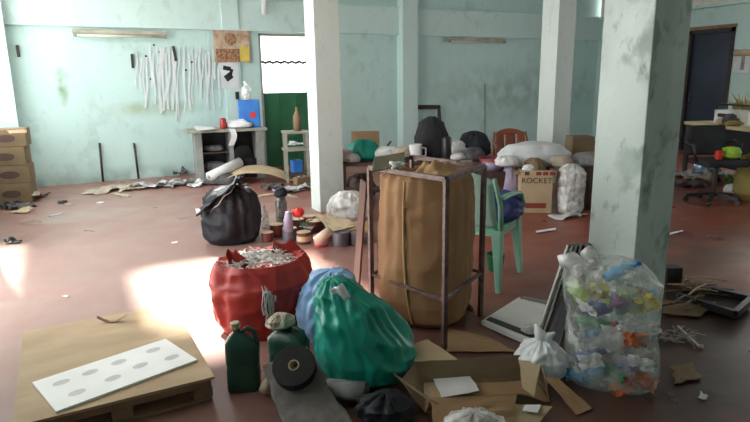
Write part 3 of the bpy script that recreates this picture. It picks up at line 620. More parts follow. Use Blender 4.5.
# ------------------------------------------------------------------ sack stand
FA = Vector((1.765, 2.515, 0)); FB = Vector((2.245, 2.80, 0)); FD = Vector((1.62, 3.12, 0)); FC = FB+FD-FA; HT = .985
t = thing('iron_stand', 'tall rusty iron frame stand holding the big brown sack', 'stand', (0, 0, 0))
for p in (FA, FB, FC, FD): MB().bar(p, p+Vector((0, 0, HT)), .026, .026, (1, 0, 0)).build('leg', 'rust', t)
for a, b in ((FA, FB), (FB, FC), (FC, FD), (FD, FA)):
    MB().bar(a+Vector((0, 0, HT)), b+Vector((0, 0, HT)), .026, .026).build('top_rail', 'rust', t)
    if not (a is FB): MB().bar(a+Vector((0, 0, .30)), b+Vector((0, 0, .30)), .018, .018).build('lower_rail', 'rust', t)
MB().bar(FB+Vector((0, 0, .30)), FC+Vector((0, 0, .30)), .018, .018).build('lower_rail', 'rust', t)
SKC = (FA+FB+FC+FD)/4+Vector((-.012, -.005, 0)); ang = atan2((FB-FA).y, (FB-FA).x)
t = thing('brown_sack', 'big bulging brown paper sack standing inside the iron stand', 'sack', SKC, ang)
mb = MB(); bag(mb, [(.62, 0), (.86, .05), (.97, .16), (1.0, .40), (.98, .70), (.96, .86), (.92, .93), (.84, .955), (.78, .93), (.7, .90)], .238, .285, 81, .026, 4.5, n=96, rows=70, sq=2.6)
mb.build('sack_body', 'sack', t, smooth=True)
ss = []
for k in range(24):
    z = .04+.89*k/23; ss.append((-.10+.02*sin(k*.3), 0, z))
def sack_front(z):
    r = .62+.24*min(1, z/.05) if z < .05 else (.86+.12*min(1, (z-.05)/.2)); return -.275*r*1.03-.012
mb = MB(); mb.tube([(-.238*sack_front(z)/-.287-.016, .0+.03*sin(z*3)-.03*(1-z), z) for x, y, z in ss], .008, 6); mb.build('seam', 'sack2', t, smooth=True)
mb = MB().at((.04, -.06, .925)); mb.grid(lambda u, v: ((u-.5)*.34, (v-.5)*.26, .025+.055*sin(pi*u)*sin(pi*v)*(1+1.2*fb((u*3, v*3, 0), 1.5, 4))+.03*fb((u*6, v*6, 0), 1, 8)), 18, 14, .004); mb.build('crumpled_mouth', 'sack2', t, smooth=True)
def local(pxy, z): return G(*pxy, z)
o = MB().panel([G(372, 171, 1.0), G(404, 165, 1.0), G(405, 152, 1.05), G(374, 157, 1.05)], .01).build('olive_board', 'olive'); tag(o, 'small olive board standing on the left back corner of the iron stand', 'board')
mb = MB(); q = G(398, 168, 1.01)
for k, (a, b) in enumerate([((-.04, 0, .0), (.05, .01, .02)), ((-.02, -.01, .03), (.02, .01, -.005)), ((.0, 0, .01), (-.045, .02, .035))]): mb.tube([a, ((a[0]+b[0])/2, 0, .025), b], [.008, .014, .007], 8)
o = mb.build('white_knot', 'whitep', loc=q, smooth=True); tag(o, 'knotted white string on the front left rim of the iron stand', 'string')
mb = MB(); sheet(mb, .10, .06, 12, .02, 20, 10, 8, .003, .08); o = mb.build('rag_piece', 'rag', loc=G(463, 163, 1.0), rz=RV); tag(o, 'small pale rag hung on the right corner of the iron stand', 'rag')
mb = MB(); mb.bar(G(356, 294, .004), G(364, 181, .86), .085, .014, (1, 0, 0)); o = mb.build('leaning_plank', 'dwood'); tag(o, 'dark brown plank leaning on the left side of the iron stand', 'plank')
# bristly broom head behind sack
t = thing('straw_broom', 'dark bristly broom head on the floor behind the brown sack', 'broom', (*G(456, 312).xy, 0), RV)
rr = random.Random(2); mb = MB()
for i in range(160):
    x = rr.uniform(-.05, .05); a = rr.uniform(-.7, .9); mb.tube([(x*.6-.03, rr.uniform(-.02, .02), .16+rr.uniform(-.02, .02)), (x+a*.03, rr.uniform(-.03, .03), .07), (x*1.3+a*.07, rr.uniform(-.05, .03), .006+rr.random()*.02)], .003, 3)
mb.build('bristles', 'dwood', t); MB().box((-.03, 0, .17), (.09, .05, .03)).build('broom_block', 'dwood', t, bevel=.004)
# ------------------------------------------------------------------ green chair and around
def monobloc(name, label, loc, rz, m, mback=None, group=None):
    # chair faces local +Y
    t = thing(name, label, 'chair', loc, rz, group); mback = mback or m
    mb = MB(); mb.grid(lambda u, v: ((u-.5)*(.44-.04*(1-v)), (v-.5)*.42, .43-.025*sin(pi*u)*sin(pi*v)-(.03*max(0, v-.85)/.15)), 12, 12, .012); mb.build('seat', m, t, smooth=True)
    mb = MB(); mb.bar((-.21, .20, .405), (.21, .20, .405), .01, .05); mb.bar((-.21, -.2, .405), (.21, -.2, .405), .01, .05); mb.bar((-.215, -.2, .405), (-.215, .2, .405), .01, .05); mb.bar((.215, -.2, .405), (.215, .2, .405), .01, .05); mb.build('seat_apron', m, t)
    def bp(x, z): k = (z-.43)/.41; return (x, -.20-.13*k-.035*(1-(x/.24)**2)*k*1.0, z)
    mb = MB()
    for a, b in (((-.20, -.015), (.015, .20)) if mback != m else ((-.20, -.085), (-.07, .07), (.085, .20))):
        mb.grid(lambda u, v: bp(a+(b-a)*u, .44+.34*v), 4, 12, .008)
    mb.grid(lambda u, v: bp((-.215+.43*u)*(1-.10*v), .765+(.075-.05*(2*u-1)**2)*v), 16, 5, .012)
    mb.build('backrest', mback, t, smooth=True)
    for s in (-1, 1):
        mb = MB(); mb.tube([(s*.225, -.20, .43), (s*.235, -.26, .62), (s*.215, -.33, .80)], [.018, .017, .014], 8); mb.build('back_post', m, t, smooth=True)
        for y, dy in ((.19, .04), (-.19, -.055)):
            mb = MB(); vs = []
            a = Vector((s*.20, y, .43)); b = Vector((s*.235, y+dy, 0))
            for p, w in ((a, .042), (b, .020)):
                for i, j in ((-1, -1), (1, -1), (1, 1), (-1, 1)): vs.append(p+Vector((i*w*.75, j*w, 0)))
            mb.add(vs, [(3, 2, 1, 0), (4, 5, 6, 7), (0, 1, 5, 4), (1, 2, 6, 5), (2, 3, 7, 6), (3, 0, 4, 7)][::1]); mb.build('leg', m, t, bevel=.004)
        mb = MB(); mb.grid(lambda u, v: (s*(.245+.035*(v-.5)), -.28+.46*u, .655-.05*u**3+.012*sin(pi*v)-(.24*max(0, u-.85)/.15*.35)), 14, 4, .014); mb.build('armrest', m, t, smooth=True)
        mb = MB(); mb.bar((s*.235, .17, .60), (s*.225, .19, .42), .045, .02); mb.build('arm_support', m, t, bevel=.004)
    return t
f1 = G(455, 290); f2 = G(503, 284); f3 = G(530, 270); f4 = G(479, 262)
cc = (f1+f2+f3+f4)/4
CH = (cc.x-.11, cc.y+.05, 0); CR = atan2((f3-f2).y, (f3-f2).x)-pi/2
dvv = f3+f4-f1-f2; CR = atan2(dvv.y, dvv.x)-pi/2
monobloc('plastic_chair', 'mint green plastic armchair seen from behind, right of the iron stand', CH, CR, 'chairg', 'chairp').scale = (1.12, 1.1, 1.05)
def on(px, py, z): return G(px, py, z)
t = thing('bundle', 'dark blue plastic bundle with red wrapping on the mint green chair seat', 'bundle', (CH[0]+.17, CH[1]-.05, .45), RV)
mb = MB(); bag(mb, [(.7, 0), (1, .05), (.95, .13), (.6, .2), (.15, .23)], .16, .14, 81, .03, 12); BW = mb.build('blue_wrapping', 'blueb', t, smooth=True)
mb = MB(); bag(mb, [(.5, 0), (1, .02), (.8, .05), (.2, .07)], .07, .05, 82, .02, 20, n=36, rows=14); mb.v = [v+Vector((-.08, 0, .21)) for v in mb.v]; mb.build('red_wrapping', 'redw', t, smooth=True)
mb = MB(); mb.lathe([(.055, 0), (.06, .01), (.075, .13), (.08, .135), (.07, .135), (.055, .015)], 28)
o = mb.build('green_pot', 'gpot', loc=G(495, 270), smooth=True); tag(o, 'small dark green pot standing under the mint chair', 'pot')
flat('fallen_straw', [(536, 231, .008), (556, 228, .008), (556, 230, .008), (536, 233, .008)], 'whitep', 'thin white strip on the red floor behind the louvre panel', 'strip', .003, .001, 4)
flat('fallen_straw', [(670, 233, .008), (683, 230, .008), (683, 231.5, .008), (670, 235, .008)], 'whitep', 'thin white strip on the floor just right of the grimy pillar', 'strip', .003, .001, 4)
# ------------------------------------------------------------------ black rubbish bag
t = thing('rubbish_bag', 'stuffed black rubbish bag with dark cloth draped over its top', 'rubbish bag', (1.33, 5.50, 0), RV)
mb = MB(); bag(mb, [(.86, 0), (.98, .05), (1.0, .2), (.97, .32), (.82, .42), (.5, .51), (.2, .54)], .262, .23, 91, .07, 4); mb.build('bag_body', 'bagblack', t, smooth=True)
mb = MB(); mb.grid(lambda u, v: (-.25+.36*u+.03*fb((u*3, v*3, 0), 1, 3), -.24+.34*v-.05*(1-u), .34+.30*u-.05*abs(v-.5)+.045*fb((u*4, v*4, 1), 1, 6)), 20, 14, .012); mb.build('draped_cloth', 'cloth_dark', t, smooth=True)
mb = MB(); mb.grid(lambda u, v: (-.12+.24*u, -.245-.02*sin(u*6), .335+.24*u+.015*v*sin(pi*u)+.01*sin(u*14)), 14, 4, .006); mb.build('pale_hem', 'greyst', t, smooth=True)
mb = MB().at((-.235, -.235, .35), rz=-.3, rx=.3); mb.box((0, 0, 0), (.05, .006, .045)); mb.build('white_tag', 'whitep', t)
mb = MB(); mb.grid(lambda u, v: (.02+.12*u, -.02+.10*v, .50+.14*sin(pi*u)*(1-abs(v-.5))+.03*fb((u*4, v*4, 2), 1, 7)), 10, 10, .006); mb.build('bag_tuft', 'bagblack', t, smooth=True)
# ------------------------------------------------------------------ bottles, cans, flower by the far pillar
def bottle(name, label, loc, h, r, m, neck=.4, cap=None):
    t = thing(name, label, 'bottle', loc)
    mb = MB(); mb.lathe([(r*.9, 0), (r, .01), (r, h*.62), (r*.9, h*.70), (r*neck, h*.82), (r*neck*.9, h*.97), (r*neck*1.1, h)], 24); mb.build('bottle_body', m, t, smooth=True)
    if cap: MB().lathe([(r*neck*1.25, 0), (r*neck*1.25, h*.07)], 16, (0, 0, h*.985)).build('cap', cap, t)
    return t
bottle('glass_bottle', 'short clear glass bottle right of the black rubbish bag', (*G(265, 228).xy, 0), .24, .045, 'glass')
t = thing('wrapped_bottle', 'tall smoky bottle with dark wrapped neck left of the red flower', 'bottle', (*G(282, 222).xy, 0))
MB().lathe([(.06, 0), (.065, .01), (.065, .22), (.05, .27), (.03, .30)], 24).build('bottle_body', 'glassg', t, smooth=True)
mb = MB(); bag(mb, [(.6, 0), (1, .02), (.8, .07), (.5, .10), (.2, .11)], .07, .06, 94, .02, 18, n=36, rows=16); mb.v = [v+Vector((0, 0, .28)) for v in mb.v]; mb.build('dark_wrap', 'cloth_dark', t, smooth=True)
cans = [  # px, py(base), r, h, body, label
 (277, 236, .052, .11, 'canbrown', 'brown tin with cream lid at the left end of the tin cluster'),
 (290, 240, .055, .11, 'cangrey', 'grey tin with cream lid second from the left in the cluster'),
 (304, 243, .052, .10, 'canbrown', 'brown tin below the red flower in the tin cluster'),
 (315, 233, .068, .12, 'canbrown', 'wide reddish tin with cream lid in the middle of the cluster'),
 (321, 246, .050, .09, 'redw', 'low red tin at the front of the tin cluster'),
 (341, 245, .062, .11, 'cangrey', 'dark grey tin at the front right of the cluster'),
 (298, 229, .055, .10, 'canbrown', 'brown tin behind the front row, under the flower stem'),
 (356, 244, .050, .10, 'cangrey', 'small dark tin nearest the leg of the iron stand'),
 (309, 227, .055, .11, 'redw', 'red tin at the back of the cluster right of the flower'),
 (330, 230, .055, .12, 'canbrown', 'brown tin half under the torn cardboard piece'),
 (268, 241, .045, .08, 'canbrown', 'small brown tin at the far left edge of the cluster'),
 (331, 240, .045, .10, 'canbrown', 'slim brown tin under the tilted pale roll')]
for i, (px, py, r, h, m, lb) in enumerate(cans):
    r *= 1.3; h *= 1.1
    p = G(px, py); t = thing('tin_can', lb, 'tin', (p.x, p.y, 0), rd.uniform(0, 3), 'tins clustered by the far pillar')
    CB = MB().lathe([(r*.97, 0), (r, .004), (r, h-.006), (r*1.02, h)], 28).build('can_body', m, t, smooth=False)
    if i not in (5, 7, 4): MB().lathe([(r*.96, 0), (r*.96, .006), (r*.9, .003)], 28, (0, 0, h-.002)).build('lid', 'lidc', t)
    else: mb = MB(); ring(mb, r*1.03, r*.9, .012, 28); mb.v = [v+Vector((0, 0, h)) for v in mb.v]; mb.build('rim', 'cangrey', t)
    if i in (2, 3, 4): MB().lathe([(r*1.012, 0), (r*1.012, h*.45)], 28, (0, 0, h*.25)).build('label_band', 'canpink' if i == 4 else 'lidc' if i == 2 else 'canbrown', CB)
mb = MB(); mb.tube([(0, 0, 0), (.0, 0, .10), (.01, 0, .19)], [.045, .045, .03], 10); o = mb.build('wrapper_cone', 'purple', loc=G(291, 244, .0)+Vector((.0, .05, .115)), smooth=True); tag(o, 'lilac wrapper standing up on the tins left of the flower', 'wrapper')
mb = MB(); mb.tube([(-.05, 0, 0), (.08, 0, .10)], [.045, .04], 16); o = mb.build('pale_roll', 'rag', loc=G(322, 241, .125), rz=RV, smooth=True); tag(o, 'tilted pale paper roll leaning over the red tins', 'paper roll')
t = thing('red_flower', 'artificial red rose with green leaves standing among the tins', 'flower', G(299, 231, .10), RV)
mb = MB()
for k in range(3):
    for q in range(5):
        a = q*1.256+k*.6; rr_ = .012+.014*k
        mb.grid(lambda u, v: (cos(a+(u-.5)*1.3)*rr_*(1+v*.25)*sin(.6+v*1.9), sin(a+(u-.5)*1.3)*rr_*(1+v*.25)*sin(.6+v*1.9), .14+v*.085), 5, 5, .002)
mb.v = [Vector((v.x*1.35, v.y*1.35, v.z)) for v in mb.v]; mb.build('petals', 'redp', t, smooth=True)
mb = MB(); mb.tube([(.05, 0, .0), (.02, 0, .07), (0, 0, .145)], .005, 6); mb.build('stem', 'leaf', t, smooth=True)
for (x0, z0, x1, z1) in ((.03, .05, .14, .10), (.03, .04, .20, .13), (.02, .07, .08, .02)):
    mb = MB(); mb.grid(lambda u, v: (x0+(x1-x0)*u, (v-.5)*.06*sin(pi*min(1, u+.08)), z0+(z1-z0)*u+.03*sin(pi*u)-.01*abs(v-.5)), 8, 4, .002); mb.build('leaf', 'leaf', t, smooth=True)
mb = MB(); bag(mb, [(.7, 0), (1, .06), (1, .17), (.75, .26), (.35, .31), (.1, .32)], .23, .19, 97, .03, 8); o = mb.build('clear_bag', 'clear2', loc=(*G(349, 219, 0).xy, 0), rz=RV, smooth=True); tag(o, 'rounded milky clear plastic bag of rubbish at the foot of the far left pillar', 'plastic bag')
flat('cardboard_piece', [(314, 214, .16), (345, 219, .14), (362, 226, .12), (330, 232, .13)], 'card2', 'pale torn cardboard piece lying over the tins', 'cardboard', .005, .03, 31)
flat('cardboard_piece', [(336, 222, .13), (372, 222, .14), (372, 232, .10), (352, 234, .10)], 'card', 'brown cardboard piece between the tins and the iron stand', 'cardboard', .005, .02, 33)
flat('grey_board', [(300, 217, .02), (318, 222, .09), (312, 230, .10), (296, 226, .03)], 'greyst', 'small grey board sloping behind the red flower', 'board', .006, .01, 35)
# ------------------------------------------------------------------ left back: box stack, wall marks
def carton(name, label, loc, rz, sx, sy, sz, m, group=None, oval=True, open_=False, txt=None):
    t = thing(name, label, 'cardboard box', loc, rz, group)
    mb = MB(); e = .004
    mb.box((0, -sy/2, sz/2), (sx, e, sz)); mb.box((0, sy/2, sz/2), (sx, e, sz)); mb.box((-sx/2, 0, sz/2), (e, sy, sz)); mb.box((sx/2, 0, sz/2), (e, sy, sz)); mb.box((0, 0, e/2), (sx, sy, e))
    if not open_: mb.box((0, -sy/4, sz), (sx, sy/2-.002, e)); mb.box((0, sy/4, sz), (sx, sy/2-.002, e))
    BB = mb.build('box_body', m, t, bevel=.002)
    if oval:
        mb = MB(); n = 24; vs = [(.11*cos(2*pi*k/n), 0, .045*sin(2*pi*k/n)+(.01 if sin(2*pi*k/n) > 0 else 0)) for k in range(n)]
        mb.panel([(x, -sy/2-.006, z+sz*.45) for x, y, z in vs], .003); mb.build('dark_logo', 'ink', BB)
    return t
bx = [('lowest carton of the stack in the left corner', 0, .27, 0), ('second carton from the floor in the left corner stack', .265, .235, .01), ('third carton from the floor in the left corner stack', .50, .24, -.01), ('topmost carton of the stack in the left corner', .74, .23, .02)]
BP = G(17, 203)
for lb, z, h, dx in bx: carton('cardboard_carton', lb, (BP.x+dx-.02, BP.y+.16, z+.003*(z > 0)), radians(-8)+dx, .46, .34, h-.008, 'card3', 'cartons stacked in the left corner')
flat('carton_flap', [(8, 130.5, .985), (27, 129.5, .985), (27, 133, .982), (9, 134, .982)], 'card', 'loose cardboard piece on the topmost carton of the left corner stack', 'cardboard', .004, .02, 41)
mb = MB(); sheet(mb, .42, .30, 51, .07, 7, 20, 16, .006, .12); o = mb.build('dark_rag', 'dwood', loc=(*G(30, 198).xy, 0), rz=RV, smooth=True); tag(o, 'heap of dark brown rag at the foot of the left corner cartons', 'rag')
mb = MB(); sheet(mb, .40, .22, 52, .07, 8, 20, 14, .006, .12); o = mb.build('dark_rag', 'ragd', loc=(*G(16, 208).xy, 0), rz=RV, smooth=True); tag(o, 'black rag heap below the left corner cartons, nearest the camera', 'rag')
flat('yellow_scrap', [(9, 213, .01), (28, 206, .03), (33, 208, .03), (27, 213, .01)], 'card2', 'pale yellow scrap along the black rag in the left corner', 'cardboard', .004, .03, 43)
flat('cream_scrap', [(30, 193, .10), (39, 191, .10), (41, 195, .09), (33, 196, .09)], 'rag', 'cream scrap on top of the brown rag in the left corner', 'paper', .003, .03, 45)
def scrap(px, py, w, d, m, label, cat='paper', amp=.02, seed=1, z=0, h=None):
    mb = MB(); sheet(mb, w, d, seed, amp*.7, 2.2/max(w, .1), 14, 10, .003, .12); o = mb.build('crumpled_'+cat.split()[-1], m, loc=(*G(px, py, z).xy, z), rz=RV+seed*.7, smooth=True); return tag(o, label, cat)
scrap(63, 203, .14, .10, 'black', 'small black scrap on the open red floor at left', 'scrap', .05, 3)
scrap(69, 205, .12, .09, 'rag', 'pale scrap touching the small black scrap on the left floor', 'scrap', .03, 4)
scrap(101, 203, .09, .07, 'whitep', 'tiny white paper on the floor below the beige cloths', 'paper', .02, 5)
scrap(56, 215, .18, .05, 'ragw', 'thin grey scrap above the pale floor patch', 'scrap', .01, 6)
scrap(175, 243, .05, .05, 'whitep', 'tiny white fleck alone on the floor left of the rubbish bag', 'scrap', .01, 7)
scrap(66, 297, .05, .03, 'whitep', 'tiny white fleck on the floor above the plywood', 'scrap', .01, 8)
scrap(14, 243, .12, .09, 'black', 'small black scrap at the far left edge by the bright floor', 'scrap', .05, 9)
clothp = [(108, 190, .75, .38, 'rag', 'beige cloth spread at the left end of the wall litter', .05), (128, 188, .62, .32, 'rag', 'crumpled beige cloth between the two leaning rods', .08), (150, 187, .45, .30, 'ragw', 'white and grey patterned rag left of the dark rag by the wall', .10),
          (165, 186, .28, .24, 'ragd', 'dark rag among the white rags by the wall', .10), (178, 185, .52, .34, 'ragw', 'white rag with dark folds left of the workbench', .11), (196, 185, .45, .26, 'whitep', 'white cloth trailing left of the paper roll', .06), (120, 195, .5, .10, 'rag', 'long pale strip in front of the beige cloths', .01), (181, 175, .2, .16, 'ragd', 'small black rag lump against the back wall', .12)]
for i, (px, py, w, d, m, lb, am) in enumerate(clothp): scrap(px, py, w, d, m, lb, 'cloth', am, 11+i)
# marks, rods and strips on the back wall
YW = Y1-.012
def wallp(px, py, off=.01): return PY(px, py, Y1-off)
for (a, b, lb) in (((99.5, 143), (103, 182), 'left of the two thin dark rods leaning on the back wall'), ((134, 143), (138, 178.5), 'right of the two thin dark rods leaning on the back wall')):
    p = wallp(*a, .02); q = G(b[0], b[1]); q.z = 0.012; q.y = Y1-.09
    o = MB().tube([p, q], .017, 8).build('metal_rod', 'iron', smooth=True); tag(o, lb, 'rod')
for i, (a, b, lb) in enumerate((((17, 45), (19, 57), 'short dark bracket high on the wall near the left corner'), ((132, 54), (133, 68), 'short dark bracket left of the hanging white strips'), ((173, 46), (176, 61), 'longer dark bracket above the hanging white strips'))):
    o = MB().bar(wallp(*a, .03), wallp(*b, .02), .04, .03, (0, 1, 0)).build('wall_bracket', 'iron'); tag(o, lb, 'bracket')
rs = random.Random(4)
tops = []
n = 26
for i in range(n):
    px = 137+i*3.25+rs.uniform(-.8, .8); top = 46+rs.uniform(-1, 8)+(6 if i < 4 else 0); bot = rs.uniform(88, 100)+(18 if 6 < i < 18 else 0)+rs.uniform(-8, 12)
    if i > 19: bot = rs.uniform(70, 112)
    p = wallp(px, top, .02); q = wallp(px+rs.uniform(-1, 2.5), bot, .02); w = rs.uniform(.018, .04); ph = rs.uniform(0, 6)
    mb = MB(); L_ = p.z-q.z
    mb.grid(lambda u, v: ((q.x-p.x)*v+(u-.5)*w+.012*sin(v*7+ph), -.012*abs(sin(v*5+ph))-.004, -L_*v), 2, 14, .003)
    o = mb.build('hanging_strip', 'strip', loc=(p.x, Y1-.012, p.z), smooth=False); tag(o, 'thin white plastic strip hanging on the back wall left of the poster', 'strip', 'white strips hanging on the wall')
for i, (px, py) in enumerate(((146, 56), (151, 79), (160, 52), (160, 65), (169, 84), (186, 70), (192, 62), (154, 45))):
    p = wallp(px, py, .03); o = MB().lathe([(.016, 0), (.016, .02)], 10).build('wall_nail', 'iron', loc=p); o.rotation_euler = (pi/2, 0, 0); o.location = (p.x, Y1-.004, p.z); tag(o, 'small dark nail among the hanging white strips on the wall', 'nail', 'nails holding the white strips')
# poster
a = wallp(212, 30); b = wallp(250, 62.5); t = thing('calendar_poster', 'brown and yellow calendar poster above the workbench', 'poster', ((a.x+b.x)/2, Y1-.055, (a.z+b.z)/2))
pw = abs(b.x-a.x)/2; ph = abs(a.z-b.z)/2
MB().box((0, 0, 0), (pw*2, .006, ph*2)).build('poster_sheet', 'skin1', t)
mb = MB(); mb.box((-pw*.25, -.005, -ph*.55), (pw*1.3, .003, ph*.8)); mb.build('lower_picture', 'posterd', t)
mb = MB(); mb.lathe([(ph*.5, 0), (ph*.5, .003)], 24); mb.v = [Vector((v.x-.02, -.004-v.z, v.y+ph*.45)) for v in mb.v]; mb.build('upper_picture', 'rag', t)
mb = MB(); mb.lathe([(ph*.38, 0), (ph*.38, .003)], 24); mb.v = [Vector((v.x-.02, -.008-v.z, v.y+ph*.45)) for v in mb.v]; mb.build('brown_disc', 'posterd', t)
MB().box((pw*.68, -.005, -ph*.45), (pw*.55, .003, ph*.95)).build('yellow_panel', 'postery', t)
a = wallp(219, 63); b = wallp(239, 88); t = thing('white_sheet', 'white sheet with black patches pinned below the poster', 'poster', ((a.x+b.x)/2, Y1-.048, (a.z+b.z)/2))
MB().box((0, 0, 0), (abs(b.x-a.x), .004, abs(a.z-b.z))).build('sheet', 'strip', t)
for (x, z, w, h, r) in ((-.04, .12, .13, .07, .2), (-.02, -.02, .13, .11, -.6), (.03, .06, .05, .10, .3)):
    MB().at((x, -.005, z), ry=r).box((0, 0, 0), (w, .004, h)).build('black_patch', 'black', t)
p = wallp(236.5, 95.5); o = MB().box((0, 0, 0), (.06, .02, .13)).build('wall_switch', 'black', loc=(p.x, Y1-.055, p.z), bevel=.004); tag(o, 'black switch plate on the wall under the white sheet', 'switch')
# fluorescent battens
def batten(a, b, label):
    t = thing('tube_lamp', label, 'lamp', ((a.x+b.x)/2, Y1-.07, (a.z+b.z)/2)); L_ = (b-a).length
    MB().box((0, -.02, .03), (L_, .05, .055)).build('batten', 'tubeb', t, bevel=.004)
    MB().tube([(-L_/2+.05, -.05, -.025), (L_/2-.05, -.05, -.025)], .018, 12).build('tube', 'tube', t, smooth=True)
    for s in (-1, 1): MB().box((s*(L_/2-.035), -.045, -.018), (.045, .05, .06)).build('lamp_holder', 'greyst', t)
batten(wallp(72, 33, .07), wallp(167, 36, .07), 'long tube lamp fitting on the wall above the hanging strips')
batten(wallp(447, 40.5, .07), wallp(504, 41, .07), 'dusty tube lamp fitting on the wall between the middle pillars')
mb = MB(); p = wallp(263, 0, .2); mb.tube([(p.x, Y1-.25, 3.28), (p.x, Y1-.25, PY(263, 14, Y1-.25).z)], .05, 12); o = mb.build('hanging_bulb', 'strip', smooth=True); tag(o, 'slim white lamp hanging from the ceiling above the green door', 'lamp')
# pipe on the wall, cable
mb = MB(); mb.tube([wallp(410, 107, .12), wallp(439, 107, .12), wallp(439.5, 124, .12)], .045, 8); o = mb.build('black_pipe', 'iron'); tag(o, 'black bent pipe on the back wall beside the pilaster', 'pipe')
mb = MB(); mb.tube([wallp(485, 84, .01), wallp(485, 150, .01)], .014, 6); o = mb.build('wall_conduit', 'greyst'); tag(o, 'thin vertical conduit running down the back wall', 'conduit')
# ------------------------------------------------------------------ workbench at left back
a = G(203, 181); b = G(264, 178); wd = (b-a).length; t = thing('workbench', 'grey wooden workbench with open dark shelves against the back wall', 'workbench', ((a.x+b.x)/2, (a.y+b.y)/2+.22, 0), atan2((b-a).y, (b-a).x)*.4)
hh = .80; w2 = wd/2; TOPW = t.location.copy()
MB().box((-.02, 0, hh-.02), (wd+.28, .56, .04)).build('bench_top', 'benchw', t, bevel=.003)
MB().box((-w2, 0, (hh-.04)/2), (.10, .50, hh-.04)).build('side_panel', 'greyst', t)
MB().box((w2, 0, (hh-.04)/2), (.12, .50, hh-.04)).build('side_panel', 'greyst', t)
MB().box((.02, 0, (hh-.04)/2), (.06, .50, hh-.04)).build('middle_panel', 'greyst', t)
MB().box((0, .24, .40), (wd-.1, .015, .74)).build('back_panel', 'black', t)
MB().box((-w2/2, .02, .44), (w2-.06, .44, .02)).build('shelf', 'dwood', t)
MB().box((-w2/2, .02, .14), (w2-.06, .44, .02)).build('shelf', 'dwood', t)
def onb(dx, dy, z): q = Matrix.Rotation(t.rotation_euler[2], 3, 'Z') @ Vector((dx, dy, z)); return TOPW+q
BT = t.rotation_euler[2]
def lump(name, label, cat, loc, rx, ry, h, m, seed, rz=RV, amp=.25, fr=None):
    mb = MB(); s = min(rx, ry); bag(mb, [(.7, 0), (1, h*.15), (1, h*.5), (.7, h*.85), (.2, h)], rx, ry, seed, s*amp, (fr or 1.1/s), n=48, rows=26); o = mb.build(name, m, loc=loc, rz=rz, smooth=True); return tag(o, label, cat)
lump('dark_bundle', 'dark bundle on the lower shelf of the workbench', 'bundle', onb(-w2/2, -.08, .155), .18, .12, .14, 'ragd', 101)
lump('grey_bundle', 'grey bundle on the middle shelf of the workbench', 'bundle', onb(-w2/2, -.08, .455), .15, .11, .10, 'ragd', 102)
o = MB().box((0, 0, .055), (.30, .2, .11)).build('paper_stack', 'whitep', loc=onb(-w2/2-.0, -.12, .01), rz=BT); tag(o, 'pale box on the floor inside the workbench', 'box')
mb = MB(); mb.lathe([(.20, -.03), (.22, 0), (.20, .03)], 30); o = mb.build('rubber_tyre', 'black', loc=onb(w2*.40, -.10, .33)); o.rotation_euler = (pi/2, 0, BT+.5); tag(o, 'black rubber tyre standing in the right bay of the workbench', 'tyre')
mb = MB(); mb.lathe([(.11, 0), (.13, .3), (.13, .31)], 22); o = mb.build('dark_bin', 'black', loc=onb(w2*.72, -.05, 0.0)); tag(o, 'dark bin in the right bay of the workbench', 'bin')
sheetw = flat('white_board', [(193, 125.5, .82), (212, 127, .82), (216, 129, .82), (197, 131, .82)], 'whitep', 'white sheet on the left end of the workbench', 'paper', .003, .005, 3)
o = MB().lathe([(.05, 0), (.055, .01), (.05, .15), (.03, .17)], 18).build('red_can', 'redw', loc=onb(-.07, -.12, hh), smooth=True); tag(o, 'small red can standing on the workbench', 'can')
lump('white_bundle', 'white paper bundle on the workbench beside the red can', 'paper', onb(.17, -.05, hh), .22, .14, .13, 'whitep', 103)
mb = MB(); mb.grid(lambda u, v: ((u-.5)*.09+.03*sin(v*4), -.29-.03*sin(v*3), hh+.01-.26*v), 4, 12, .003); o = mb.build('hanging_paper', 'whitep', loc=TOPW+Vector((.03, 0, 0)), rz=BT); tag(o, 'white paper hanging over the front edge of the workbench', 'paper')
t = thing('blue_container', 'bright blue container with red round badge on the workbench', 'container', onb(w2-.10, .03, hh), BT-.2)
CT = MB().box((0, 0, .22), (.34, .24, .44)).build('container_body', 'jugblue', t, bevel=.02)
mb = MB(); mb.lathe([(.05, 0), (.05, .006)], 20); mb.v = [Vector((v.x+.06, -.121-v.z, v.y+.20)) for v in mb.v]; mb.build('red_badge', 'redp', CT)
MB().box((-.13, -.125, .07), (.09, .01, .14)).build('white_label', 'whitep', CT)
bottle('white_bottle', 'white bottle standing on top of the blue container', onb(w2-.14, .03, hh+.44), .27, .075, 'clear2', .4, 'whitep')
t = thing('paper_roll', 'thick white paper roll leaning in front of the workbench', 'paper roll', G(225, 186), 0)
p = G(209, 178, .10)-G(225, 186); q = G(239, 172, .36)-G(225, 186); q = PY(240, 162, 9.0)-G(225, 186); p = PY(209, 177, 8.75)-G(225, 186)
MB().tube([p, q], .075, 18).build('roll', 'whitep', t, smooth=True)
MB().tube([p-(q-p)*.004, p+(q-p)*.02], .03, 12).build('core', 'greyst', t)
lump('dark_bundle', 'black bundle under the white paper roll', 'bundle', (*G(222, 184).xy, 0), .26, .16, .16, 'ragd', 105)
scrap(236, 187, .3, .2, 'ragw', 'grey rag on the floor right of the black bundle', 'cloth', .06, 32)
mb = MB(); mb.grid(lambda u, v: ((u-.5)*1.15, (v-.5)*.42, .05+.14*sin(pi*min(1, u*1.1))+.05*v+.02*fb((u*3, v*3, 0), 1, 3)), 18, 8, .01); o = mb.build('cardboard_sheet', 'card2', loc=(*G(258, 182).xy, .0), rz=RV+.1); tag(o, 'long bowed cardboard sheet on the floor before the green door', 'cardboard')
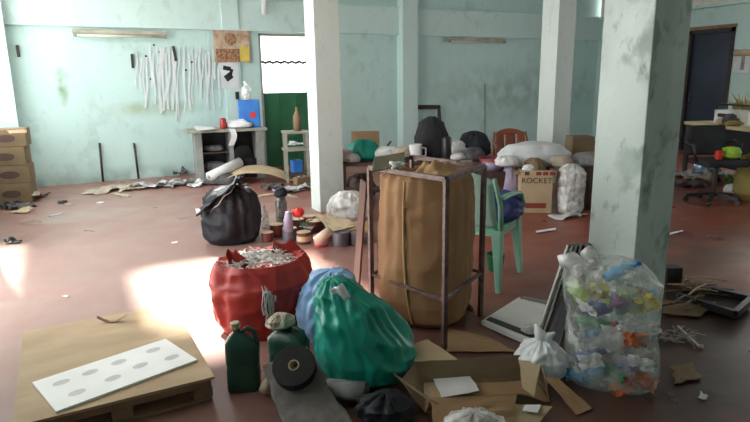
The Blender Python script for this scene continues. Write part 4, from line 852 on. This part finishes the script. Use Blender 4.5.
# small rack
a = G(300, 182); t = thing('wooden_rack', 'small wooden rack with two shelves beside the far left pillar', 'rack', (a.x, a.y+.12, 0), -.25)
for x in (-.16, .16):
    for y in (-.15, .15): MB().box((x, y, .38), (.04, .04, .76)).build('leg', 'benchw', t)
for z in (.76, .50): MB().box((0, 0, z), (.40, .36, .03)).build('shelf', 'benchw', t)
MB().box((0, 0, .12), (.34, .32, .025)).build('shelf', 'dwood', t)
RL = t.location.copy()
o = MB().lathe([(.06, 0), (.06, .22), (.02, .30), (.02, .36)], 18).build('brown_bottle', 'wood', loc=RL+Vector((.04, 0, .775)), smooth=True); tag(o, 'brown bottle standing on top of the small wooden rack', 'bottle')
o = MB().box((0, 0, .10), (.16, .16, .20)).build('blue_can', 'jugblue', loc=RL+Vector((0, .0, .133)), bevel=.02); tag(o, 'blue can on the lower shelf of the small wooden rack', 'can')
o = MB().box((0, 0, .06), (.22, .14, .10)).build('small_carton', 'card3', loc=RL+Vector((-.02, -.26, -.01)), rz=.1); tag(o, 'small brown carton on the floor before the wooden rack', 'box')
scrap(298, 145, .28, .2, 'whitep', 'white paper on the upper shelf of the wooden rack', 'paper', .05, 36, .515)
for i, (px, py, w, d, m, lb, am) in enumerate([(272, 189, .3, .24, 'ragd', 'dark rag on the floor before the green door', .1), (281, 193, .25, .2, 'purple', 'lilac rag beside the dark rag before the green door', .08), (291, 191, .35, .26, 'ragw', 'grey white rag on the floor left of the far left pillar', .08), (301, 190, .3, .24, 'ragw', 'mottled rag touching the foot of the far left pillar', .1), (268, 195, .35, .12, 'card2', 'flat cardboard strip on the floor behind the smoky bottle', .01), (303, 183, .14, .12, 'whitep', 'small white lump beside the wooden rack', .12), (290, 196, .3, .1, 'rag', 'pale strip on the floor above the red flower', .01)]): scrap(px, py, w, d, m, lb, 'cloth', am, 60+i)
# ------------------------------------------------------------------ rubbish bench behind the stand
BC = G(415, 203); BC.z = 0
t = thing('low_bench', 'long low dark bench buried under rubbish behind the iron stand', 'bench', (BC.x, BC.y+.1, 0), RV)
MB().box((0, 0, .52), (1.8, .55, .04)).build('bench_top', 'dwood', t)
for x in (-.85, 0, .85):
    for y in (-.22, .22): MB().box((x, y, .25), (.06, .06, .50)).build('leg', 'dwood', t)
MB().box((0, .1, .15), (1.66, .3, .03)).build('bench_shelf', 'dwood', t)
BL = Vector((BC.x, BC.y+.1, 0)); BM = Matrix.Rotation(RV, 3, 'Z')
def ob(px, dy=0, z=.54):     # point on the bench seen at column px
    x = -.90+1.8*(px-345)/140.; return BL+BM @ Vector((x, dy, z))
o = MB().at((0, 0, 0), rx=-.12).box((0, 0, .20), (.36, .02, .28)).build('brown_board', 'card', loc=ob(371, .22), rz=RV); tag(o, 'rounded brown board standing at the left end of the low bench', 'board')
lump('teal_cloth', 'bright teal bag slumped at the left end of the low bench', 'plastic bag', ob(369, .0), .20, .13, .26, 'tealbag', 111, RV+.3)
lump('pink_cloth', 'pink and white cloth at the far left end of the low bench', 'cloth', ob(350, -.08), .12, .12, .16, 'pink', 112)
lump('white_cloth', 'white cloth between the pink cloth and the teal bag', 'cloth', ob(359, -.21), .09, .06, .11, 'ragw', 113)
o = MB().tube([(0, 0, 0), (.16, 0, .20)], .013, 8).build('short_stick', 'iron', loc=ob(384, .2, .55), rz=RV); tag(o, 'short dark stick slanting up right of the brown board', 'stick')
lump('grey_cloth', 'grey crumpled cloth on the bench right of the teal bag', 'cloth', ob(392, .05), .22, .15, .16, 'whitep', 114)
lump('beige_cloth', 'beige crumpled paper on the bench left of the white mug', 'paper', ob(407, -.05), .14, .12, .17, 'rag', 115)
t = thing('white_mug', 'white plastic mug on the bench left of the black dome', 'mug', ob(419, -.12), RV)
mb = MB(); mb.lathe([(.065, 0), (.075, .01), (.08, .20), (.072, .20), (.06, .02)], 24); mb.build('mug_body', 'whitep', t, smooth=True)
MB().tube([(.075, 0, .16), (.125, 0, .15), (.125, 0, .06), (.075, 0, .05)], .01, 8).build('handle', 'whitep', t, smooth=True)
lump('black_dome', 'large rounded black backpack standing on the low bench', 'backpack', ob(436, .1), .215, .14, .52, 'blackfab', 116, RV, .10, 3)
o = MB().lathe([(.055, 0), (.06, .01), (.06, .27), (.05, .29)], 20).build('black_cylinder', 'black', loc=ob(448, -.17), smooth=True); tag(o, 'slim black canister standing right of the black backpack', 'canister')
lump('grey_sack', 'dark grey pointed bag at the right part of the low bench', 'bag', ob(478, .12), .20, .13, .33, 'cloth_dark', 117, RV, .2)
lump('grey_paper', 'grey white crumpled sheet between the canister and the grey bag', 'paper', ob(463, .1), .15, .10, .22, 'whitep', 118)
o = MB().tube([(-.12, 0, .045), (.12, .02, .045)], .045, 16).build('white_roll', 'whitep', loc=ob(459, -.17), rz=RV, smooth=True); tag(o, 'short white roll lying on the bench in front of the grey sheet', 'paper roll')
lump('dark_clutter', 'dark crumpled bag on the bench right of the white roll', 'bag', ob(474, -.16), .12, .09, .16, 'ragd', 119)
t = thing('toy_wheel', 'grey spoked disc leaning against the left end of the bench', 'wheel', (*G(349, 196).xy, .12), RV+.5)
t.rotation_euler = (radians(78), 0, RV+.3)
mb = MB(); ring(mb, .12, .095, .03, 30); mb.build('rim', 'greyst', t)
mb = MB(); mb.lathe([(.03, 0), (.03, .035)], 14); [mb.bar((0, 0, .015), (.1*cos(k*1.047), .1*sin(k*1.047), .015), .014) for k in range(6)]; mb.build('spokes', 'ragw', t)
lump('brown_bundle', 'red brown bundle on the floor under the left end of the bench', 'bundle', (*G(361, 198).xy, 0), .20, .13, .33, 'dwood', 120)
flat('cardboard_piece', [(345, 196, .02), (366, 197, .02), (368, 200, .02), (346, 201, .02)], 'rag', 'pale strip on the floor behind the milky bag', 'cardboard', .01, .01, 47)
# purple pot, blue stuff right of bench
p = G(490, 208); t = thing('purple_basin', 'purple basin with red rim behind the green chair back', 'basin', (p.x+.1, p.y+.1, .44), 0)
MB().lathe([(.11, 0), (.15, .12), (.14, .12), (.10, .01)], 28).build('basin_body', 'purple', t, smooth=True)
mb = MB(); ring(mb, .16, .14, .025, 28); mb.v = [v+Vector((0, 0, .115)) for v in mb.v]; mb.build('rim', 'redw', t)
o = MB().box((0, 0, .22), (.34, .34, .44)).build('dark_crate', 'dwood', loc=(p.x+.13, p.y+.10, 0), rz=RV, bevel=.01); tag(o, 'dark brown crate carrying the purple basin', 'crate')
lump('blue_rag', 'blue grey rag heap right of the purple basin', 'cloth', (*G(509, 207).xy, 0), .10, .11, .55, 'purple', 122, RV, .2)
# ROCKET box, red chair, sheet, sacks
p = G(522, 212); q = G(548, 214); w = (q-p).length
t = carton('printed_box', 'large open pale cardboard box printed ROCKET overflowing with rubbish', ((p.x+q.x)/2+.12, (p.y+q.y)/2+.17, 0), RV-.1, w+.06, .40, .49, 'card2', None, False, True)
PB = t.children[0]; mb = MB(); mb.box((0, -.203, .085), (w-.06, .003, .06)); mb.build('red_band', 'inkred', PB)
for k in range(3): MB().box((.02+k*.075, -.203, .455), (.06, .003, .04)).build('red_mark', 'inkred', PB)
MB().box((-.11, -.203, .455), (.05, .003, .04)).build('dark_mark', 'ink', PB)
def text(s, size, parent, loc, rot, m, ext=.002):
    c = bpy.data.curves.new('lettering', 'FONT'); c.body = s; c.size = size; c.align_x = 'CENTER'; c.extrude = ext
    tmp = bpy.data.objects.new('tmp', c); C.objects.link(tmp); dg = bpy.context.evaluated_depsgraph_get(); me = bpy.data.meshes.new_from_object(tmp.evaluated_get(dg)); bpy.data.objects.remove(tmp)
    me.materials.clear(); me.materials.append(M[m]); o = bpy.data.objects.new('lettering', me); C.objects.link(o); o.parent = parent; o.location = loc; o.rotation_euler = rot; return o
text('ROCKET', .088, PB, (0, -.204, .345), (pi/2, 0, 0), 'ink')
text('small parts', .04, t, (0, -.204, .27), (pi/2, 0, 0), 'ink') if False else None
for a, b, c, d in (((-w/2, -.2, .49), (-w/2, .2, .49), (-w/2-.10, .2, .44), (-w/2-.10, -.2, .44)), ((w/2+.03, .2, .49), (w/2+.03, -.2, .49), (w/2+.12, -.2, .47), (w/2+.12, .2, .47))): MB().panel([a, b, c, d], .004).build('box_flap', 'card', t)
BX = t.location.copy()
lump('brown_rubbish', 'brown crumpled paper filling the printed ROCKET box', 'paper', BX+Vector((0, 0, .30)), w*.46, .17, .31, 'card3', 131, RV)
lump('white_rubbish', 'small white crumple at the front left rim of the printed box', 'paper', BX+BM @ Vector((-.10, -.12, .46)), .07, .05, .09, 'whitep', 132)
lump('pale_sheet', 'pale lilac white plastic sheet heaped behind and over the printed box', 'sheet', BX+BM @ Vector((.03, .16, .49)), .42, .15, .29, 'strip', 135, RV, .22, 4)
lump('white_lump', 'bright white crumpled paper at the left end of the pale sheet', 'paper', BX+BM @ Vector((-.33, -.02, .52)), .13, .09, .12, 'whitep', 133)
lump('cream_lump', 'cream wrapped bundle on the right of the printed box', 'bundle', BX+BM @ Vector((.32, .02, .50)), .13, .10, .13, 'rag', 134)
monobloc('plastic_chair', 'red brown plastic chair with its back rising behind the pale sheet', (*(BX.xy+(BM @ Vector((.0, .95, 0))).xy), 0), RV+pi, 'chairr')
for ch in bpy.data.objects: pass
p = G(571, 212); t = thing('clear_sack', 'upright clear sack of grey scraps right of the printed box', 'sack', (p.x+.02, p.y+.05, 0), RV)
mb = MB(); bag(mb, [(.9, 0), (1, .05), (1, .30), (.95, .45), (.6, .52), (.3, .55)], .145, .13, 141, .02, 12, sq=3); mb.build('sack_body', 'clear2', t, smooth=True)
mb = MB(); bag(mb, [(.9, 0.01), (1, .05), (1, .28), (.9, .42), (.3, .47)], .12, .105, 142, .02, 14); mb.build('scraps', 'ragw', t, smooth=True)
lump('dark_stack', 'dark brown bundle standing right of the clear scrap sack', 'bundle', (*G(588, 208).xy, 0), .15, .14, .50, 'dwood', 143)
lump('grey_bag', 'grey plastic bag on top of the dark brown bundle', 'plastic bag', (*G(586, 206).xy, .49), .22, .16, .16, 'silver', 144)
o = MB().box((0, 0, .39), (.28, .28, .78)).build('tall_carton', 'card3', loc=(*(G(583, 200).xy+Vector((.15, .25))), 0), rz=RV, bevel=.005); tag(o, 'tall brown carton behind the grey bag beside the far right pillar', 'cardboard box')
scrap(568, 217, .42, .2, 'whitep', 'white plastic scrap on the floor before the clear scrap sack', 'plastic', .05, 77)
# ------------------------------------------------------------------ right back: desk and office chair
t = thing('office_chair', 'black swivel office chair pulled up to the desk at right', 'chair', (*G(712, 202).xy, 0), RV)
mb = MB()
for k in range(5): a = k*2*pi/5+.3; mb.bar((0, 0, .11), (.29*cos(a), .29*sin(a), .075), .045, .035)
SB = mb.build('star_base', 'black', t)
for k in range(5): a = k*2*pi/5+.3; o = MB().lathe([(.03, -.02), (.032, 0), (.03, .02)], 14).build('castor', 'black', SB); o.location = (.29*cos(a), .29*sin(a), .032); o.rotation_euler = (pi/2, 0, a)
MB().tube([(0, 0, .10), (0, 0, .47)], .028, 12).build('gas_column', 'iron', t)
MB().box((.02, 0, .49), (.50, .48, .07)).build('seat', 'blackfab', t, bevel=.025)
mb = MB(); mb.grid(lambda u, v: ((u-.5)*(.46-.06*v), .20+.05*(1-(2*u-1)**2)+.04*v, .55+.36*v), 10, 10, .05); mb.build('backrest', 'blackfab', t, smooth=True)
for s in (-1, 1): MB().tube([(s*.25, .0, .50), (s*.29, .02, .70), (s*.29, .18, .72), (s*.23, .24, .70)], .018, 8).build('armrest', 'black', t, smooth=True)
OC = t.location.copy()
o = MB().lathe([(.04, 0), (.045, .10), (.042, .10)], 16).build('red_cup', 'redp', loc=OC+BM @ Vector((-.03, -.08, .537))); tag(o, 'small red cup on the seat of the office chair', 'cup')
lump('lime_bag', 'lime green plastic bag on the seat of the office chair', 'plastic bag', OC+BM @ Vector((.15, -.02, .537)), .10, .10, .14, 'lime', 151)
lump('blue_bag', 'pale blue bag hanging at the left of the office chair back', 'plastic bag', OC+BM @ Vector((-.40, .28, .52)), .06, .06, .42, 'bluebag', 152)
a = G(684, 122.5, .80); b = G(752, 130.5, .80); dv = (b-a).normalized(); nv = Vector((-dv.y, dv.x, 0))
if nv.x < 0: nv = -nv
t = thing('desk', 'long cream topped desk with dark legs along the right side', 'desk', (0, 0, 0))
e = b+dv*.6; MB().panel([a+Vector((0, 0, .02)), e+Vector((0, 0, .02)), e+nv*.65+Vector((0, 0, .02)), a+nv*.65+Vector((0, 0, .02))], .045).build('desk_top', 'deskw', t)
for p in (a+dv*.06+nv*.05, a+dv*.06+nv*.6, a+dv*1.2+nv*.6, e-dv*.05+nv*.05, e-dv*.05+nv*.6): MB().bar((p.x, p.y, 0), (p.x, p.y, .775), .05).build('leg', 'black', t)
MB().panel([a+nv*.62-Vector((0, 0, .02)), e+nv*.62-Vector((0, 0, .02)), e+nv*.62-Vector((0, 0, .7)), a+nv*.62-Vector((0, 0, .7))], .02).build('modesty_panel', 'black', t)
DZ = .823; DRZ = atan2(dv.y, dv.x)
def od(s, k): p = a+dv*s+nv*k; return Vector((p.x, p.y, DZ))
t = thing('printer', 'white boxy printer standing on the desk at right', 'printer', od(.62, .33), DRZ); MB().box((0, 0, .10), (.36, .30, .19)).build('printer_body', 'panel', t, bevel=.012); MB().box((.02, -.152, .12), (.22, .006, .05)).build('paper_slot', 'black', t)
lump('dark_item', 'dark rounded bundle on the desk right of the white printer', 'bundle', od(.88, .14), .10, .09, .16, 'ragd', 153)
lump('yellow_pack', 'yellow packet on the desk below the dark bundle', 'packet', od(1.02, .10), .13, .06, .07, 'sackye', 154)
lump('tan_pack', 'tan packet on the desk in front of the white printer', 'packet', od(.78, .10), .09, .06, .10, 'card2', 155)
o = MB().box((0, 0, .09), (.5, .25, .17)).build('white_box', 'panel', loc=od(1.35, .35), rz=DRZ, bevel=.01); tag(o, 'low white box at the right end of the desk', 'box')
t = thing('dark_shelf', 'dark raised shelf standing on the desk behind the printer', 'shelf', od(.55, .55), DRZ)
MB().box((.15, 0, .255), (1.3, .16, .025)).build('shelf_board', 'black', t)
for x in (-.48, .78): MB().box((x, 0, .12), (.03, .16, .24)).build('side', 'black', t)
lump('mustard_sack', 'mustard yellow sack on the floor at the right edge', 'sack', (*G(756, 200).xy, 0), .26, .22, .62, 'sackye', 156, RV, .2)
lump('white_bundle', 'small white bundle on the floor left of the mustard sack', 'bundle', (*G(733, 193).xy, 0), .13, .10, .12, 'whitep', 157)
lits = [(688, 177, 'ragw', 'grey litter heap beside the pillar under the desk'), (700, 180, 'rag', 'cream litter heap under the desk left of the chair'), (716, 178, 'ragw', 'grey litter heap under the desk behind the chair stem'), (728, 181, 'sackye', 'yellowish litter heap right of the chair stem'), (690, 186, 'ragd', 'dark litter heap left of the office chair base'), (742, 184, 'leaf', 'green litter heap behind the mustard sack'), (706, 174, 'bluebag', 'pale blue litter heap deep under the desk')]
for i, (px, py, m, lb) in enumerate(lits): scrap(px, py, .42, .34, m, lb, 'litter', .13, 90+i)
# wall things at right
wp = lambda px, py, off=.02: PX(px, py, X1-off)
pa = wp(742, 62); t = thing('notice_panel', 'pale grey panel on the wall right of the dark door', 'panel', (X1-.01, pa.y, pa.z)); MB().box((-.015, 0, 0), (.03, .30, .42)).build('panel_body', 'strip', t, bevel=.01); MB().box((-.035, -.03, -.02), (.015, .06, .25)).build('dark_slot', 'greyst', t)
pa = wp(745, 53); o = MB().tube([(-.07, -.16, 0), (-.07, .16, .01)], .06, 12).build('tan_roll', 'card2', loc=(X1, pa.y, pa.z), smooth=True); tag(o, 'tan roll fixed to the wall above the grey panel', 'roll')
pa = PX(747, 100, 10.6); mb = MB(); rr = random.Random(8)
for i in range(60): a_ = rr.uniform(0, 6.28); L_ = rr.uniform(.15, .4); mb.tube([(0, 0, 0), (cos(a_)*L_*.4, sin(a_)*L_*.4, .12+rr.random()*.2), (cos(a_)*L_*.8, sin(a_)*L_*.8, rr.uniform(0, .45))], [.02, .018, .004], 4)
t = thing('potted_plant', 'bushy olive green plant behind the right end of the desk', 'plant', (pa.x, pa.y, 0)); mb.v = [v+Vector((0, 0, .75)) for v in mb.v]; mb.build('leaves', 'sackye', t); MB().lathe([(.14, 0), (.2, .75), (.18, .75), (.12, .02)], 20).build('pot', 'black', t)
